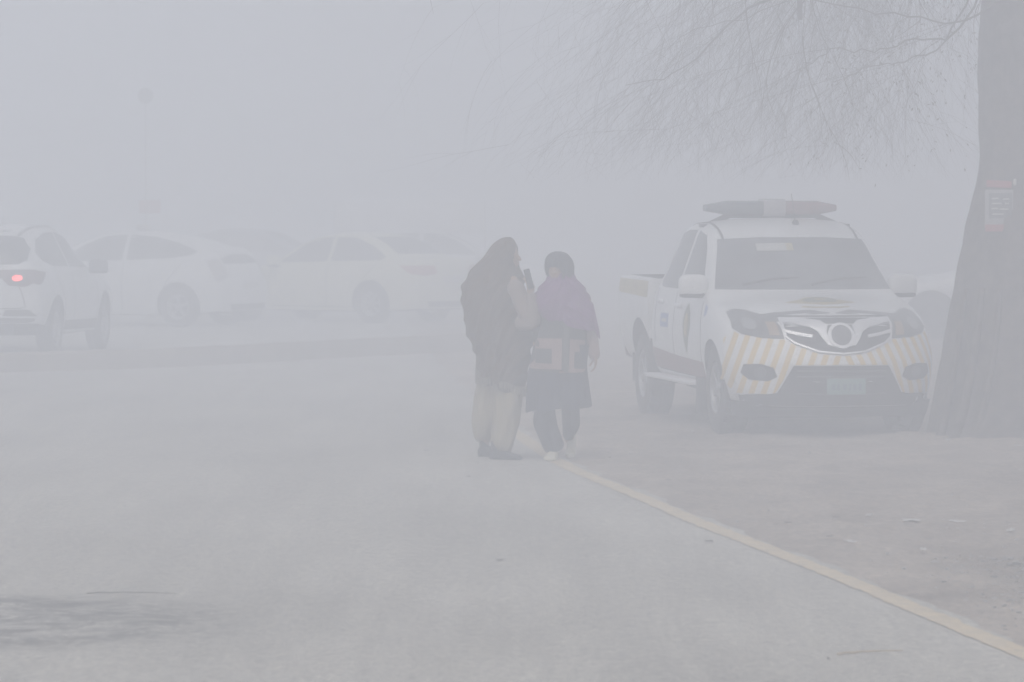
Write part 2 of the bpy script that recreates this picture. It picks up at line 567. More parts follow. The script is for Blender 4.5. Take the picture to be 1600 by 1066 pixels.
def add_wheel(parent, x, y, r, w, side, spokes=7, rimfac=0.62):
    """wheel at side = +1 (left) / -1 (right); outer face towards side"""
    bm = bmesh.new()
    h = w/2; s = side
    rr = r*rimfac
    prof = [(rr, s*(h-0.025)), (rr+0.012, s*(h-0.006)), (rr+0.35*(r-rr), s*h), (r-0.03, s*(h-0.006)), (r-0.006, s*(h-0.03)),
            (r, s*(h-0.055)), (r, s*0.012), (r-0.010, s*0.010), (r-0.010, -s*0.004), (r, -s*0.006), (r, -s*(h-0.055)), (r-0.006, -s*(h-0.03)), (r-0.03, -s*(h-0.004)), (rr, -s*(h-0.01)), (rr, s*(h-0.025))]
    add_lathe_y(bm, prof, 44)
    # tread blocks
    for k in range(44):
        a = 2*PI*k/44
        for yy_ in (-0.30, 0.30):
            add_box(bm, Vector(((r+0.001)*math.cos(a), yy_*w, (r+0.001)*math.sin(a))), (0.008, w*0.22, 0.026), Matrix.Rotation(-a, 3, 'Y'))
    o = bmobj('wheel', bm, RUBBER, parent, angle=35)
    o.location = (x, y, r)
    bm = bmesh.new()
    add_lathe_y(bm, [(rr+0.004, s*(h-0.018)), (rr-0.006, s*(h-0.010)), (rr-0.022, s*(h-0.02)), (rr-0.03, s*(h-0.06)), (rr-0.034, -s*h*0.8)], 40)
    add_lathe_y(bm, [(0.001, s*(h-0.022)), (0.035, s*(h-0.022)), (0.055, s*(h-0.03)), (0.06, s*(h-0.075)), (0.001, s*(h-0.08))], 24)
    for k in range(spokes):
        a = 2*PI*k/spokes + 0.3
        for da in (-0.07, 0.07):
            c = Vector(((rr*0.55)*math.cos(a+da), s*(h-0.042), (rr*0.55)*math.sin(a+da)))
            add_box(bm, c, (rr*0.92, 0.022, 0.026), Matrix.Rotation(-(a + da*0.3), 3, 'Y'), bevel=0.004)
    bmobj('rim', bm, ALLOY, o, angle=30)
    bm = bmesh.new()
    add_lathe_y(bm, [(0.0, s*(h-0.09)), (rr-0.05, s*(h-0.09)), (rr-0.05, s*(h-0.105)), (0.0, s*(h-0.105))], 28)
    bmobj('brake_disc', bm, BLACK, o, angle=30)
    return o

def finish_body(name, keys, warp, paint, parent, wheels, ra, wr, bulge=(0.05, 0.05), nst=90):
    v, f = body_mesh(keys, warp, nst=nst, bulge=bulge)
    bm = bmesh.new()
    vs = [bm.verts.new(p) for p in v]
    for q in f: bm.faces.new([vs[i] for i in q])
    bmesh.ops.recalc_face_normals(bm, faces=bm.faces)
    me = bpy.data.meshes.new(name); bm.to_mesh(me); bm.free()
    o = link(name, me, [paint, LINER], parent, True)
    solid = bvh_of(o)
    cs = []
    for (x, z, r) in wheels:
        for s in (1, -1):
            cs.append(cyl_cutter(x, z, r, s*0.55, s*1.3))
    mw = o.matrix_world.copy()
    par = o.parent; o.parent = None
    bpy.context.view_layer.update()
    cut(o, cs)
    o.parent = par
    me = o.data
    me.materials.clear(); me.materials.append(paint); me.materials.append(LINER)
    for p in me.polygons:
        c = p.center; lin = False
        for (x, z, r) in wheels:
            d = math.hypot(c.x-x, c.z-z)
            if d < r + 0.004 and abs(c.y) > 0.5:
                # inside the pocket: either wall of the cylinder or its inner end
                if abs(abs(c.y)-0.55) < 0.003 or (abs(math.hypot(p.normal.x, p.normal.z)-1) < 0.01 and abs(d - r) < 0.02): lin = True
        p.material_index = 1 if (lin or p.normal.z < -0.9 and c.z < 0.5) else 0
        p.use_smooth = True
    me.set_sharp_from_angle(angle=R(32))
    return o, solid

def mirror_part(parent, x, y, z, s, paint, sz=(0.075, 0.125, 0.095)):
    bm = bmesh.new()
    add_se(bm, (x, s*(y + sz[1]*0.55), z), sz, 0.55)
    o = bmobj('wing_mirror', bm, paint, parent, angle=60)
    bm = bmesh.new()
    add_box(bm, Vector((x+0.01, s*(y - 0.02), z - sz[2]*0.75)), (0.05, 0.16, 0.035), bevel=0.008)
    add_se(bm, (x, s*(y + sz[1]*0.55), z - sz[2]*0.72), (sz[0]*0.95, sz[1]*0.92, sz[2]*0.28), 0.5)
    bmobj('mirror_base', bm, BLACK, o, angle=60)
    return o

def side_both(name, bvh, poly, m, parent, **k):
    return [patch(name, bvh, poly, ax, m, parent, **k) for ax in ('L', 'R')]

# ---------------- generic cars
def interp_keys(rows):
    return rows

def make_car(kind, paint, loc, ang, ref=(0, 0), detail=2, tail=REDL, sign=False):
    S = CARS[kind]
    root = empty(S['name'], (0, 0, 0), ang)
    c, s = math.cos(ang), math.sin(ang)
    root.location = (loc[0] - (c*ref[0] - s*ref[1]), loc[1] - (s*ref[0] + c*ref[1]), 0.004)
    wheels = [(x, S['wr']+0.01, S['ra']) for x in S['wx']]
    wk = S['warp']
    def warp(x, y, z): return x - float(np.interp(x, wk[0], wk[1]))*y*y - S['lean'](x, z)
    b, bvh = finish_body('body', S['keys'], warp, paint, root, wheels, S['ra'], S['wr'], bulge=S['bulge'], nst=70 if detail < 2 else 90)
    for x in S['wx']:
        for sd_ in (1, -1):
            add_wheel(root, x, sd_*(S['ty']-0.10), S['wr'], 0.205, sd_, S['spokes'])
    for poly in S['side_glass']:
        side_both('side_window', bvh, poly, GLASS, root)
    patch('windscreen', bvh, S['ws'], 'F', SCREEN, root)
    patch('rear_window', bvh, S['rw'], 'B', GLASS, root, off=0.010, res=0.04, thick=0.012)
    for poly in S['tail']:
        patch('tail_light', bvh, poly, 'B', tail, root, off=0.008)
        patch('tail_light', bvh, mir(poly), 'B', tail, root, off=0.008)
    for poly in S['tail_side']:
        side_both('tail_light_side', bvh, poly, tail, root, off=0.009)
    for poly in S['head']:
        patch('headlight', bvh, poly, 'F', LAMPG, root, off=0.006)
        patch('headlight', bvh, mir(poly), 'F', LAMPG, root, off=0.006)
    for poly in S.get('grille', []):
        patch('grille', bvh, poly, 'F', BLACK, root, off=0.005)
    for poly in S.get('rear_dark', []):
        patch('rear_valance', bvh, poly, 'B', BLACK, root, off=0.007)
    for poly in S.get('side_dark', []):
        side_both('sill_trim', bvh, poly, BLACK, root, off=0.005)
    for y_ in (1, -1):
        mirror_part(root, S['mx'][0], S['mx'][1], S['mx'][2], y_, S.get('mmat', paint))
    if detail >= 1:
        for ln in S['seams']:
            side_both('door_seam', bvh, strip(ln, 0.010), LINER, root, off=0.002, thick=0.003)
        for hx, hz in S['handles']:
            for y_ in (1, -1):
                h, nrm, _, _ = bvh.ray_cast(Vector((hx, y_*3, hz)), Vector((0, -y_, 0)))
                bm = bmesh.new(); add_se(bm, h + Vector((0, y_*0.018, 0)), (0.085, 0.014, 0.017), 0.6, 14, 8)
                bmobj('door_handle', bm, paint, root, angle=60)
        patch('number_plate', bvh, S['plate'], 'B', PAPER, root, off=0.012)
    if sign:
        pass
    return root, bvh, S

def lean0(x, z): return 0.0
CARS = {}
CARS['sedan'] = dict(name='parked_sedan', wr=0.315, ra=0.375, wx=[-0.92, -3.58], ty=0.865, spokes=7, bulge=(0.04, 0.05),
    warp=([-4.6, -4.2, -3.6, -2.6, -1.8, -1.3, -0.6, 0], [-0.16, -0.12, -0.06, 0, 0.08, 0.06, 0.14, 0.26]), lean=lean0,
    keys=[(0, 0.26, 0.70, 0.74, 0.42, 0.68, 0.58, 0.66, 0.52, 0.03), (-0.10, 0.2, 0.80, 0.83, 0.45, 0.76, 0.64, 0.72, 0.60, 0.04),
          (-0.5, 0.19, 0.84, 0.87, 0.5, 0.82, 0.76, 0.83, 0.68, 0.05), (-1.15, 0.18, 0.84, 0.885, 0.55, 0.83, 0.86, 0.945, 0.70, 0.05),
          (-1.4, 0.18, 0.84, 0.885, 0.56, 0.83, 0.89, 1.02, 0.69, 0.05), (-1.9, 0.18, 0.84, 0.885, 0.56, 0.83, 0.91, 1.30, 0.60, 0.05), (-2.2, 0.18, 0.84, 0.885, 0.56, 0.83, 0.92, 1.40, 0.57, 0.05),
          (-2.7, 0.18, 0.84, 0.885, 0.57, 0.83, 0.935, 1.455, 0.56, 0.045), (-3.2, 0.18, 0.84, 0.885, 0.58, 0.825, 0.95, 1.435, 0.56, 0.05), (-3.6, 0.19, 0.84, 0.88, 0.6, 0.82, 0.965, 1.33, 0.57, 0.05),
          (-4.0, 0.2, 0.83, 0.87, 0.62, 0.81, 0.975, 1.12, 0.66, 0.05), (-4.15, 0.2, 0.83, 0.86, 0.62, 0.80, 0.975, 1.075, 0.69, 0.05), (-4.48, 0.23, 0.80, 0.83, 0.6, 0.76, 0.96, 1.05, 0.66, 0.04), (-4.58, 0.28, 0.75, 0.78, 0.55, 0.70, 0.90, 0.99, 0.60, 0.04)],
    side_glass=[[(-1.62, 0.96), (-2.02, 1.24), (-2.3, 1.345), (-2.62, 1.375), (-2.64, 0.985)],
                [(-2.72, 0.99), (-2.70, 1.378), (-3.1, 1.36), (-3.42, 1.26), (-3.80, 1.06), (-3.72, 1.01)]],
    ws=[(-0.66, 1.0), (0.66, 1.0), (0.52, 1.36), (-0.52, 1.36)], rw=[(-0.56, 1.11), (0.56, 1.11), (0.47, 1.37), (-0.47, 1.37)],
    tail=[[(0.40, 0.80), (0.44, 0.92), (0.70, 0.94), (0.79, 0.90), (0.80, 0.80), (0.66, 0.76)]],
    tail_side=[[(-4.12, 0.93), (-4.45, 0.925), (-4.5, 0.78), (-4.35, 0.80)]],
    head=[[(0.42, 0.60), (0.46, 0.69), (0.72, 0.72), (0.79, 0.68), (0.78, 0.60), (0.60, 0.56)]],
    grille=[[(-0.4, 0.6), (0.4, 0.6), (0.35, 0.52), (-0.35, 0.52)], [(-0.5, 0.42), (0.5, 0.42), (0.42, 0.28), (-0.42, 0.28)]],
    rear_dark=[[(-0.6, 0.36), (0.6, 0.36), (0.55, 0.27), (-0.55, 0.27)]],
    mx=(-1.62, 0.86, 0.98), seams=[[(-1.5, 0.30), (-1.46, 0.60), (-1.5, 0.92)], [(-2.67, 0.28), (-2.68, 0.96)], [(-3.28, 0.42), (-3.42, 0.70), (-3.72, 0.98)], [(-1.5, 0.26), (-3.2, 0.26)]],
    handles=[(-2.45, 0.84), (-3.45, 0.86)], plate=[(-0.26, 0.66), (0.26, 0.66), (0.26, 0.77), (-0.26, 0.77)])
CARS['hatch'] = dict(name='hatchback_car', wr=0.315, ra=0.372, wx=[-0.93, -3.62], ty=0.865, spokes=5, bulge=(0.03, 0.05),
    warp=([-4.45, -4.1, -3.6, -2.6, -1.8, -1.1, -0.6, 0], [-0.17, -0.12, -0.06, 0, 0.08, 0.08, 0.16, 0.28]), lean=lambda x, z: (max(0, (z-0.6))*-0.0),
    keys=[(0, 0.24, 0.70, 0.74, 0.42, 0.68, 0.60, 0.68, 0.52, 0.03), (-0.10, 0.19, 0.80, 0.83, 0.45, 0.76, 0.66, 0.74, 0.60, 0.04),
          (-0.5, 0.18, 0.83, 0.86, 0.5, 0.80, 0.80, 0.88, 0.66, 0.05), (-1.0, 0.17, 0.83, 0.875, 0.55, 0.81, 0.89, 1.00, 0.68, 0.05),
          (-1.25, 0.17, 0.83, 0.875, 0.56, 0.81, 0.92, 1.09, 0.67, 0.05), (-1.8, 0.17, 0.83, 0.875, 0.56, 0.81, 0.94, 1.38, 0.58, 0.05), (-2.15, 0.17, 0.83, 0.875, 0.57, 0.81, 0.96, 1.47, 0.555, 0.045),
          (-2.5, 0.17, 0.83, 0.875, 0.58, 0.81, 0.98, 1.495, 0.55, 0.045), (-3.0, 0.17, 0.83, 0.875, 0.59, 0.81, 1.00, 1.465, 0.54, 0.05), (-3.5, 0.18, 0.83, 0.875, 0.6, 0.80, 1.03, 1.385, 0.54, 0.05),
          (-3.95, 0.2, 0.82, 0.86, 0.62, 0.79, 1.05, 1.26, 0.56, 0.045), (-4.18, 0.21, 0.81, 0.85, 0.62, 0.78, 1.05, 1.195, 0.58, 0.04), (-4.25, 0.22, 0.80, 0.84, 0.6, 0.77, 0.96, 1.10, 0.58, 0.05), (-4.36, 0.23, 0.80, 0.83, 0.58, 0.75, 0.86, 0.93, 0.62, 0.05), (-4.45, 0.27, 0.75, 0.78, 0.52, 0.70, 0.68, 0.74, 0.6, 0.04)],
    side_glass=[[(-1.42, 1.00), (-1.85, 1.27), (-2.2, 1.40), (-2.58, 1.425), (-2.60, 1.03)],
                [(-2.67, 1.035), (-2.65, 1.425), (-3.1, 1.39), (-3.5, 1.30), (-3.86, 1.17), (-3.80, 1.12), (-3.5, 1.07)]],
    ws=[(-0.64, 1.06), (0.64, 1.06), (0.5, 1.40), (-0.5, 1.40)], rw=[(-0.54, 0.98), (0.54, 0.98), (0.52, 1.12), (-0.52, 1.12)],
    tail=[[(0.56, 0.78), (0.58, 1.06), (0.72, 1.04), (0.78, 0.90), (0.76, 0.74)]],
    tail_side=[[(-4.08, 1.03), (-4.19, 1.05), (-4.30, 0.86), (-4.36, 0.72), (-4.28, 0.70), (-4.20, 0.82)]],
    head=[[(0.42, 0.62), (0.50, 0.74), (0.70, 0.80), (0.79, 0.74), (0.78, 0.64), (0.60, 0.58)]],
    grille=[[(-0.5, 0.42), (0.5, 0.42), (0.42, 0.28), (-0.42, 0.28)]],
    rear_dark=[[(-0.6, 0.36), (0.6, 0.36), (0.55, 0.26), (-0.55, 0.26)]],
    mx=(-1.5, 0.84, 1.02), seams=[[(-1.35, 0.28), (-1.30, 0.60), (-1.35, 0.96)], [(-2.63, 0.26), (-2.64, 1.0)], [(-3.28, 0.42), (-3.44, 0.72), (-3.72, 1.05)]],
    handles=[(-2.42, 0.88), (-3.4, 0.91)], plate=[(-0.26, 0.60), (0.26, 0.60), (0.26, 0.70), (-0.26, 0.70)])
CARS['suv'] = dict(name='parked_suv', wr=0.345, ra=0.415, wx=[-0.93, -3.60], ty=0.905, spokes=5, bulge=(0.05, 0.05),
    warp=([-4.48, -4.0, -3.4, -2.6, -1.8, -1.1, -0.6, 0], [-0.17, -0.13, -0.05, 0, 0.06, 0.08, 0.16, 0.26]), lean=lambda x, z: (-(max(0, z-0.95))*0.42*max(0, min(1, (-3.6-x)/0.7))),
    keys=[(0, 0.32, 0.72, 0.76, 0.5, 0.70, 0.76, 0.84, 0.56, 0.04), (-0.10, 0.27, 0.82, 0.86, 0.55, 0.80, 0.82, 0.92, 0.64, 0.05),
          (-0.5, 0.26, 0.87, 0.905, 0.6, 0.85, 0.92, 1.00, 0.70, 0.05), (-1.1, 0.25, 0.88, 0.925, 0.65, 0.86, 1.00, 1.08, 0.72, 0.05),
          (-1.3, 0.25, 0.88, 0.925, 0.65, 0.86, 1.02, 1.15, 0.71, 0.05), (-1.8, 0.25, 0.88, 0.925, 0.66, 0.86, 1.04, 1.46, 0.62, 0.05), (-2.15, 0.25, 0.88, 0.925, 0.66, 0.86, 1.05, 1.60, 0.60, 0.05),
          (-2.6, 0.25, 0.88, 0.925, 0.67, 0.86, 1.06, 1.645, 0.59, 0.045), (-3.2, 0.25, 0.88, 0.925, 0.68, 0.86, 1.08, 1.64, 0.585, 0.05), (-3.7, 0.26, 0.88, 0.925, 0.7, 0.855, 1.10, 1.60, 0.58, 0.06),
          (-4.1, 0.38, 0.87, 0.915, 0.72, 0.84, 1.10, 1.55, 0.57, 0.06), (-4.3, 0.40, 0.86, 0.90, 0.72, 0.82, 1.10, 1.50, 0.56, 0.07), (-4.42, 0.42, 0.84, 0.87, 0.7, 0.80, 1.06, 1.44, 0.54, 0.08), (-4.48, 0.45, 0.78, 0.82, 0.66, 0.76, 1.02, 1.38, 0.50, 0.08)],
    side_glass=[[(-1.52, 1.09), (-1.92, 1.37), (-2.2, 1.50), (-2.62, 1.545), (-2.64, 1.11)],
                [(-2.71, 1.11), (-2.69, 1.545), (-3.2, 1.53), (-3.62, 1.46), (-3.90, 1.30), (-3.86, 1.20), (-3.55, 1.13)]],
    ws=[(-0.68, 1.12), (0.68, 1.12), (0.54, 1.52), (-0.54, 1.52)], rw=[(-0.60, 1.16), (-0.68, 1.21), (-0.66, 1.34), (-0.56, 1.47), (-0.45, 1.50), (0.45, 1.50), (0.56, 1.47), (0.66, 1.34), (0.68, 1.21), (0.60, 1.16)],
    tail=[[(0.02, 1.02), (0.02, 1.07), (0.40, 1.09), (0.78, 1.09), (0.845, 1.03), (0.80, 0.93), (0.70, 0.88), (0.50, 0.90), (0.42, 0.98), (0.30, 1.02)]],
    tail_side=[[(-3.98, 1.06), (-4.25, 1.075), (-4.36, 1.06), (-4.40, 0.94), (-4.30, 0.90), (-4.15, 0.96)]],
    head=[[(0.46, 0.76), (0.5, 0.84), (0.74, 0.90), (0.80, 0.84), (0.80, 0.74), (0.60, 0.70)]],
    grille=[[(-0.4, 0.78), (0.4, 0.78), (0.36, 0.62), (-0.36, 0.62)], [(-0.5, 0.50), (0.5, 0.50), (0.42, 0.36), (-0.42, 0.36)]],
    rear_dark=[[(-0.80, 0.50), (-0.62, 0.52), (0.62, 0.52), (0.80, 0.50), (0.80, 0.46), (0.70, 0.44), (-0.70, 0.44), (-0.80, 0.46)],
               [(0.42, 0.52), (0.46, 0.60), (0.74, 0.60), (0.83, 0.52)], [(-0.42, 0.52), (-0.83, 0.52), (-0.74, 0.60), (-0.46, 0.60)]],
    side_dark=[[(-1.38, 0.30), (-1.38, 0.42), (-3.15, 0.44), (-3.15, 0.32)]],
    mx=(-1.58, 0.90, 1.10), mmat=GREYP, seams=[[(-1.42, 0.42), (-1.38, 0.7), (-1.42, 1.05)], [(-2.67, 0.44), (-2.68, 1.09)], [(-3.14, 0.46), (-3.2, 0.7), (-3.46, 0.95), (-3.5, 1.12)]],
    handles=[(-2.42, 0.96), (-3.3, 0.98)], plate=[(-0.26, 0.74), (0.26, 0.74), (0.26, 0.85), (-0.26, 0.85)])

# ------------------------------------------------------------------ the vehicles on the far carriageway
suv, sb, SS = make_car('suv', WHITE, G(80, HOR + F*CAM_H/53.6), R(82.5), ref=(-3.60, -0.83), tail=DREDL)
tag(suv, 'white SUV seen from behind at the left edge with one red tail lamp glowing', 'suv', 'cars fading into the fog')
patch('brake_light', sb, ellipse(-0.60, 0.985, 0.062, 0.036), 'B', LIT, suv, off=0.02)
patch('boot_seam', sb, strip([(-0.62, 0.90), (-0.66, 0.80), (-0.70, 0.64), (-0.62, 0.615), (0.62, 0.615)], 0.012), 'B', LINER, suv, off=0.003, thick=0.003)
patch('bumper_chrome', sb, strip([(-0.85, 0.505), (-0.3, 0.515), (0.3, 0.515), (0.85, 0.505)], 0.02), 'B', CHROME, suv, off=0.012)
bm = bmesh.new()
for s_ in (1, -1):
    add_box(bm, Vector((-4.15, s_*0.0, 0.36)), (0.5, 1.1, 0.14)) if s_ == 1 else None
bmobj('underbody', bm, BLACK, suv, angle=60)
for s_ in (1, -1):
    patch('roof_rail', sb, strip([(-2.0, s_*0.50), (-2.8, s_*0.495), (-3.9, s_*0.49)], 0.03), 'T', ALLOY, suv, off=0.02, thick=0.02)
bm = bmesh.new(); add_se(bm, (-4.33, 0, 1.575), (0.16, 0.50, 0.022), 0.6); bmobj('roof_spoiler', bm, WHITE, suv, angle=60)

hatch, hb_, _ = make_car('hatch', WHITE2, G(280, HOR + F*CAM_H/66.5), R(156), ref=(-3.62, 0.80), tail=mat('clear_lens', (0.45, 0.42, 0.42), 0.25, noise=0.3, scale=10))
tag(hatch, 'white wedge tailed hatchback seen side on just beyond the SUV', 'hatchback', 'cars fading into the fog')
bm = bmesh.new(); add_se(bm, (-2.6, 0.1, 1.535), (0.06, 0.17, 0.055), 0.5); bmobj('roof_sign', bm, PAPER, hatch)
patch('rear_spoiler', hb_, [(-4.22, -0.52), (-4.22, 0.52), (-4.10, 0.56), (-4.10, -0.56)], 'T', WHITE2, hatch, off=0.018)

cream, cb_, _ = make_car('sedan', CREAM, G(582, HOR + F*CAM_H/68.5), R(143), ref=(-3.58, 0.80), tail=REDL)
tag(cream, 'cream yellow saloon car seen from its rear left corner between hatchback and walkers', 'car', 'cars fading into the fog')

grey, _, _ = make_car('sedan', GREYP, (-5.35, 82.0), R(172), ref=(-2.6, 0), detail=0)
tag(grey, 'dark saloon car almost lost in fog behind the white hatchback tail', 'car', 'cars fading into the fog')

far, _, _ = make_car('sedan', WHITE2, (-1.75, 80.5), R(12), ref=(-2.6, 0), detail=0)
tag(far, 'pale saloon car faintly visible in fog above the cream car boot', 'car', 'cars fading into the fog')

hid, _, _ = make_car('sedan', WHITE2, ((1455-800)/F*60, 60.0), R(176), ref=(-0.92, 0.8), detail=1)
for w_ in [c for c in hid.children if c.name.startswith('wheel')]:
    for c in w_.children: c.data.materials.clear(); c.data.materials.append(BLACK)
tag(hid, 'white saloon car half hidden between the patrol pickup and the tree trunk', 'car', 'cars fading into the fog')

# ------------------------------------------------------------------ the patrol pickup
PA = math.atan2(-math.cos(R(9.3)), math.sin(R(9.3)))
truck = empty('patrol_pickup', (2.678, 34.7, 0.0), PA)
truck.scale = (1, 0.975, 1)
tag(truck, 'white double cab patrol pickup with roof light bar and striped bumper', 'pickup')
def twarp(x, y, z):
    k = float(np.interp(x, [-3.6, -3.0, -2.3, -1.7, -1.2, -0.6, 0], [-0.04, -0.02, 0.02, 0.10, 0.10, 0.26, 0.40]))
    f = max(0.0, min(1.0, (x + 0.9)/0.8))
    lean = f * (max(0, z - 0.62)*0.42 + max(0, 0.42 - z)*0.25)
    return x - k*y*y - lean
TK = [(0.0, 0.26, 0.70, 0.76, 0.5, 0.72, 0.80, 0.93, 0.60, 0.05), (-0.06, 0.25, 0.78, 0.84, 0.52, 0.80, 0.84, 0.965, 0.66, 0.06), (-0.25, 0.26, 0.84, 0.90, 0.55, 0.87, 0.92, 1.015, 0.72, 0.06),
      (-0.6, 0.30, 0.86, 0.925, 0.62, 0.89, 0.99, 1.08, 0.76, 0.06), (-1.1, 0.38, 0.86, 0.92, 0.68, 0.88, 1.07, 1.15, 0.78, 0.06), (-1.25, 0.38, 0.86, 0.915, 0.68, 0.875, 1.085, 1.19, 0.78, 0.06),
      (-1.55, 0.38, 0.86, 0.915, 0.68, 0.87, 1.10, 1.40, 0.73, 0.05), (-1.85, 0.38, 0.86, 0.915, 0.7, 0.87, 1.11, 1.63, 0.69, 0.045), (-2.1, 0.38, 0.86, 0.915, 0.7, 0.87, 1.12, 1.73, 0.68, 0.045), (-2.5, 0.38, 0.86, 0.915, 0.7, 0.87, 1.13, 1.785, 0.67, 0.05),
      (-3.0, 0.38, 0.86, 0.915, 0.7, 0.87, 1.14, 1.775, 0.67, 0.05), (-3.3, 0.39, 0.86, 0.915, 0.7, 0.87, 1.15, 1.71, 0.66, 0.06), (-3.45, 0.39, 0.86, 0.91, 0.7, 0.87, 1.155, 1.58, 0.67, 0.07), (-3.58, 0.40, 0.85, 0.90, 0.7, 0.86, 1.155, 1.32, 0.70, 0.08), (-3.62, 0.42, 0.84, 0.88, 0.7, 0.84, 1.15, 1.24, 0.74, 0.06)]
body, tb = finish_body('body', TK, twarp, WHITE, truck, [(-0.93, 0.385, 0.40)], 0.4, 0.38, bulge=(0.0, 0.03), nst=120)
# cargo bed
def flat(x, y, z): return x
BK = [(-3.66, 0.46, 0.84, 0.905, 0.75, 0.90, 1.18, 1.235, 0.885, 0.0), (-3.8, 0.46, 0.85, 0.915, 0.75, 0.905, 1.19, 1.24, 0.89, 0.0), (-4.6, 0.48, 0.85, 0.915, 0.75, 0.905, 1.20, 1.25, 0.89, 0.0), (-5.03, 0.50, 0.84, 0.905, 0.75, 0.90, 1.21, 1.255, 0.885, 0.0), (-5.09, 0.52, 0.82, 0.88, 0.75, 0.88, 1.20, 1.245, 0.87, 0.0)]
v, f = body_mesh(BK, flat, nst=30, bulge=(0.0, 0.0))
bm = bmesh.new(); vs = [bm.verts.new(p) for p in v]
for q in f: bm.faces.new([vs[i] for i in q])
bmesh.ops.recalc_face_normals(bm, faces=bm.faces)
me = bpy.data.meshes.new('cargo_bed'); bm.to_mesh(me); bm.free()
bed = link('cargo_bed', me, [WHITE, LINER], None)
bb = bvh_of(bed)
bm = bmesh.new(); add_box(bm, Vector((-4.38, 0, 1.1)), (1.28, 1.62, 0.9)); 
me = bpy.data.meshes.new('c'); bm.to_mesh(me); bm.free(); cc = bpy.data.objects.new('c', me); COL.objects.link(cc)
bpy.context.view_layer.update()
cut(bed, [cc, cyl_cutter(-4.06, 0.40, 0.485, 0.6, 1.3), cyl_cutter(-4.06, 0.40, 0.485, -1.3, -0.6)])
me = bed.data; me.materials.clear(); me.materials.append(WHITE); me.materials.append(LINER)
for p in me.polygons:
    c = p.center; d = math.hypot(c.x+4.06, c.z-0.40)
    ins = (abs(d-0.485) < 0.02 and abs(p.normal.y) < 0.2) or (d < 0.49 and abs(abs(c.y)-0.6) < 0.004) or (abs(c.y) < 0.815 and -5.03 < c.x < -3.73)
    p.material_index = 1 if ins else 0; p.use_smooth = True
me.set_sharp_from_angle(angle=R(32))
bed.parent = truck
side_both('tan_band', bb, [(-3.70, 1.07), (-3.70, 1.215), (-5.04, 1.225), (-5.04, 1.10)], TAN, truck, off=0.004)
patch('tail_lamp', bb, [(0.72, 0.75), (0.72, 1.1), (0.86, 1.1), (0.86, 0.75)], 'B', REDL, truck)
patch('tail_lamp', bb, [(-0.72, 0.75), (-0.86, 0.75), (-0.86, 1.1), (-0.72, 1.1)], 'B', REDL, truck)
bm = bmesh.new(); add_se(bm, (-5.17, 0, 0.58), (0.09, 0.83, 0.12), 0.4, 24, 12); bmobj('rear_bumper', bm, mat('dull_red_bumper', (0.10, 0.05, 0.05), 0.5, noise=0.2), truck)
bm = bmesh.new()
for s_ in (1, -1):
    add_box(bm, Vector((-2.9, s_*0.42, 0.42)), (4.4, 0.09, 0.14))
add_box(bm, Vector((-4.06, 0, 0.36)), (0.14, 1.3, 0.14), bevel=0.03)
add_box(bm, Vector((-0.93, 0, 0.36)), (0.12, 1.3, 0.12), bevel=0.03)
add_se(bm, (-2.75, -0.52, 0.40), (0.42, 0.20, 0.11), 0.5)
add_se(bm, (-0.75, 0, 0.42), (0.5, 0.48, 0.14), 0.5)
add_tube(bm, [(-2.6, -0.3, 0.36), (-3.6, -0.5, 0.36), (-4.7, -0.62, 0.4), (-5.2, -0.66, 0.38)], 0.035, 10)
bmobj('chassis', bm, BLACK, truck, angle=40)
for x, s_ in ((-0.93, 1), (-0.93, -1), (-4.06, 1), (-4.06, -1)):
    add_wheel(truck, x, s_*0.765, 0.38, 0.245, s_, 6, 0.56)

# front glazing and side glazing
patch('windscreen', tb, [(-0.775, 1.185), (0.775, 1.185), (0.69, 1.45), (0.645, 1.60), (0.3, 1.615), (-0.3, 1.615), (-0.645, 1.60), (-0.69, 1.45)], 'F', SCREEN, truck, off=0.004)
patch('windscreen_sticker', tb, [(-0.34, 1.50), (-0.08, 1.505), (-0.08, 1.565), (-0.34, 1.56)], 'F', PAPER, truck, off=0.009)
patch('sun_strip_sticker', tb, [(-0.08, 1.505), (-0.02, 1.505), (-0.02, 1.565), (-0.08, 1.565)], 'F', TAN, truck, off=0.009)
bm = bmesh.new()
for s_, x0 in ((-0.62, 0), (0.05, 0)):
    add_tube(bm, [(-1.30, s_*0.9, 1.225), (-1.38, s_*0.9+0.28, 1.275), (-1.39, s_*0.9+0.52, 1.285)], [0.011, 0.009, 0.005], 6)
bmobj('wiper', bm, BLACK, truck)
fw = [(-1.64, 1.155), (-1.86, 1.38), (-2.00, 1.55), (-2.12, 1.63), (-2.42, 1.672), (-2.50, 1.165)]
rwp = [(-2.60, 1.17), (-2.53, 1.675), (-2.85, 1.675), (-3.10, 1.64), (-3.22, 1.53), (-3.32, 1.20), (-3.2, 1.175)]
side_both('front_door_window', tb, fw, GLASS, truck)
side_both('rear_door_window', tb, rwp, GLASS, truck)
patch('rear_window', tb, [(-0.6, 1.28), (0.6, 1.28), (0.55, 1.62), (-0.55, 1.62)], 'B', GLASS, truck)
for ln in ([(-1.42, 0.44), (-1.38, 0.75), (-1.45, 1.12)], [(-2.54, 0.44), (-2.55, 1.14)], [(-3.34, 0.70), (-3.38, 1.16)], [(-1.42, 0.44), (-3.3, 0.46)]):
    side_both('door_seam', tb, strip(ln, 0.011), LINER, truck, off=0.002, thick=0.003)
side_both('rocker_stripe', tb, [(-1.36, 0.44), (-1.36, 0.575), (-2.5, 0.60), (-3.56, 0.645), (-3.56, 0.47)], MAROON, truck, off=0.005)
for s_ in (1, -1):
    bm = bmesh.new(); add_box(bm, Vector((-2.4, s_*0.93, 0.40)), (1.95, 0.14, 0.035), bevel=0.012)
    bmobj('side_step', bm, CHROME, truck)
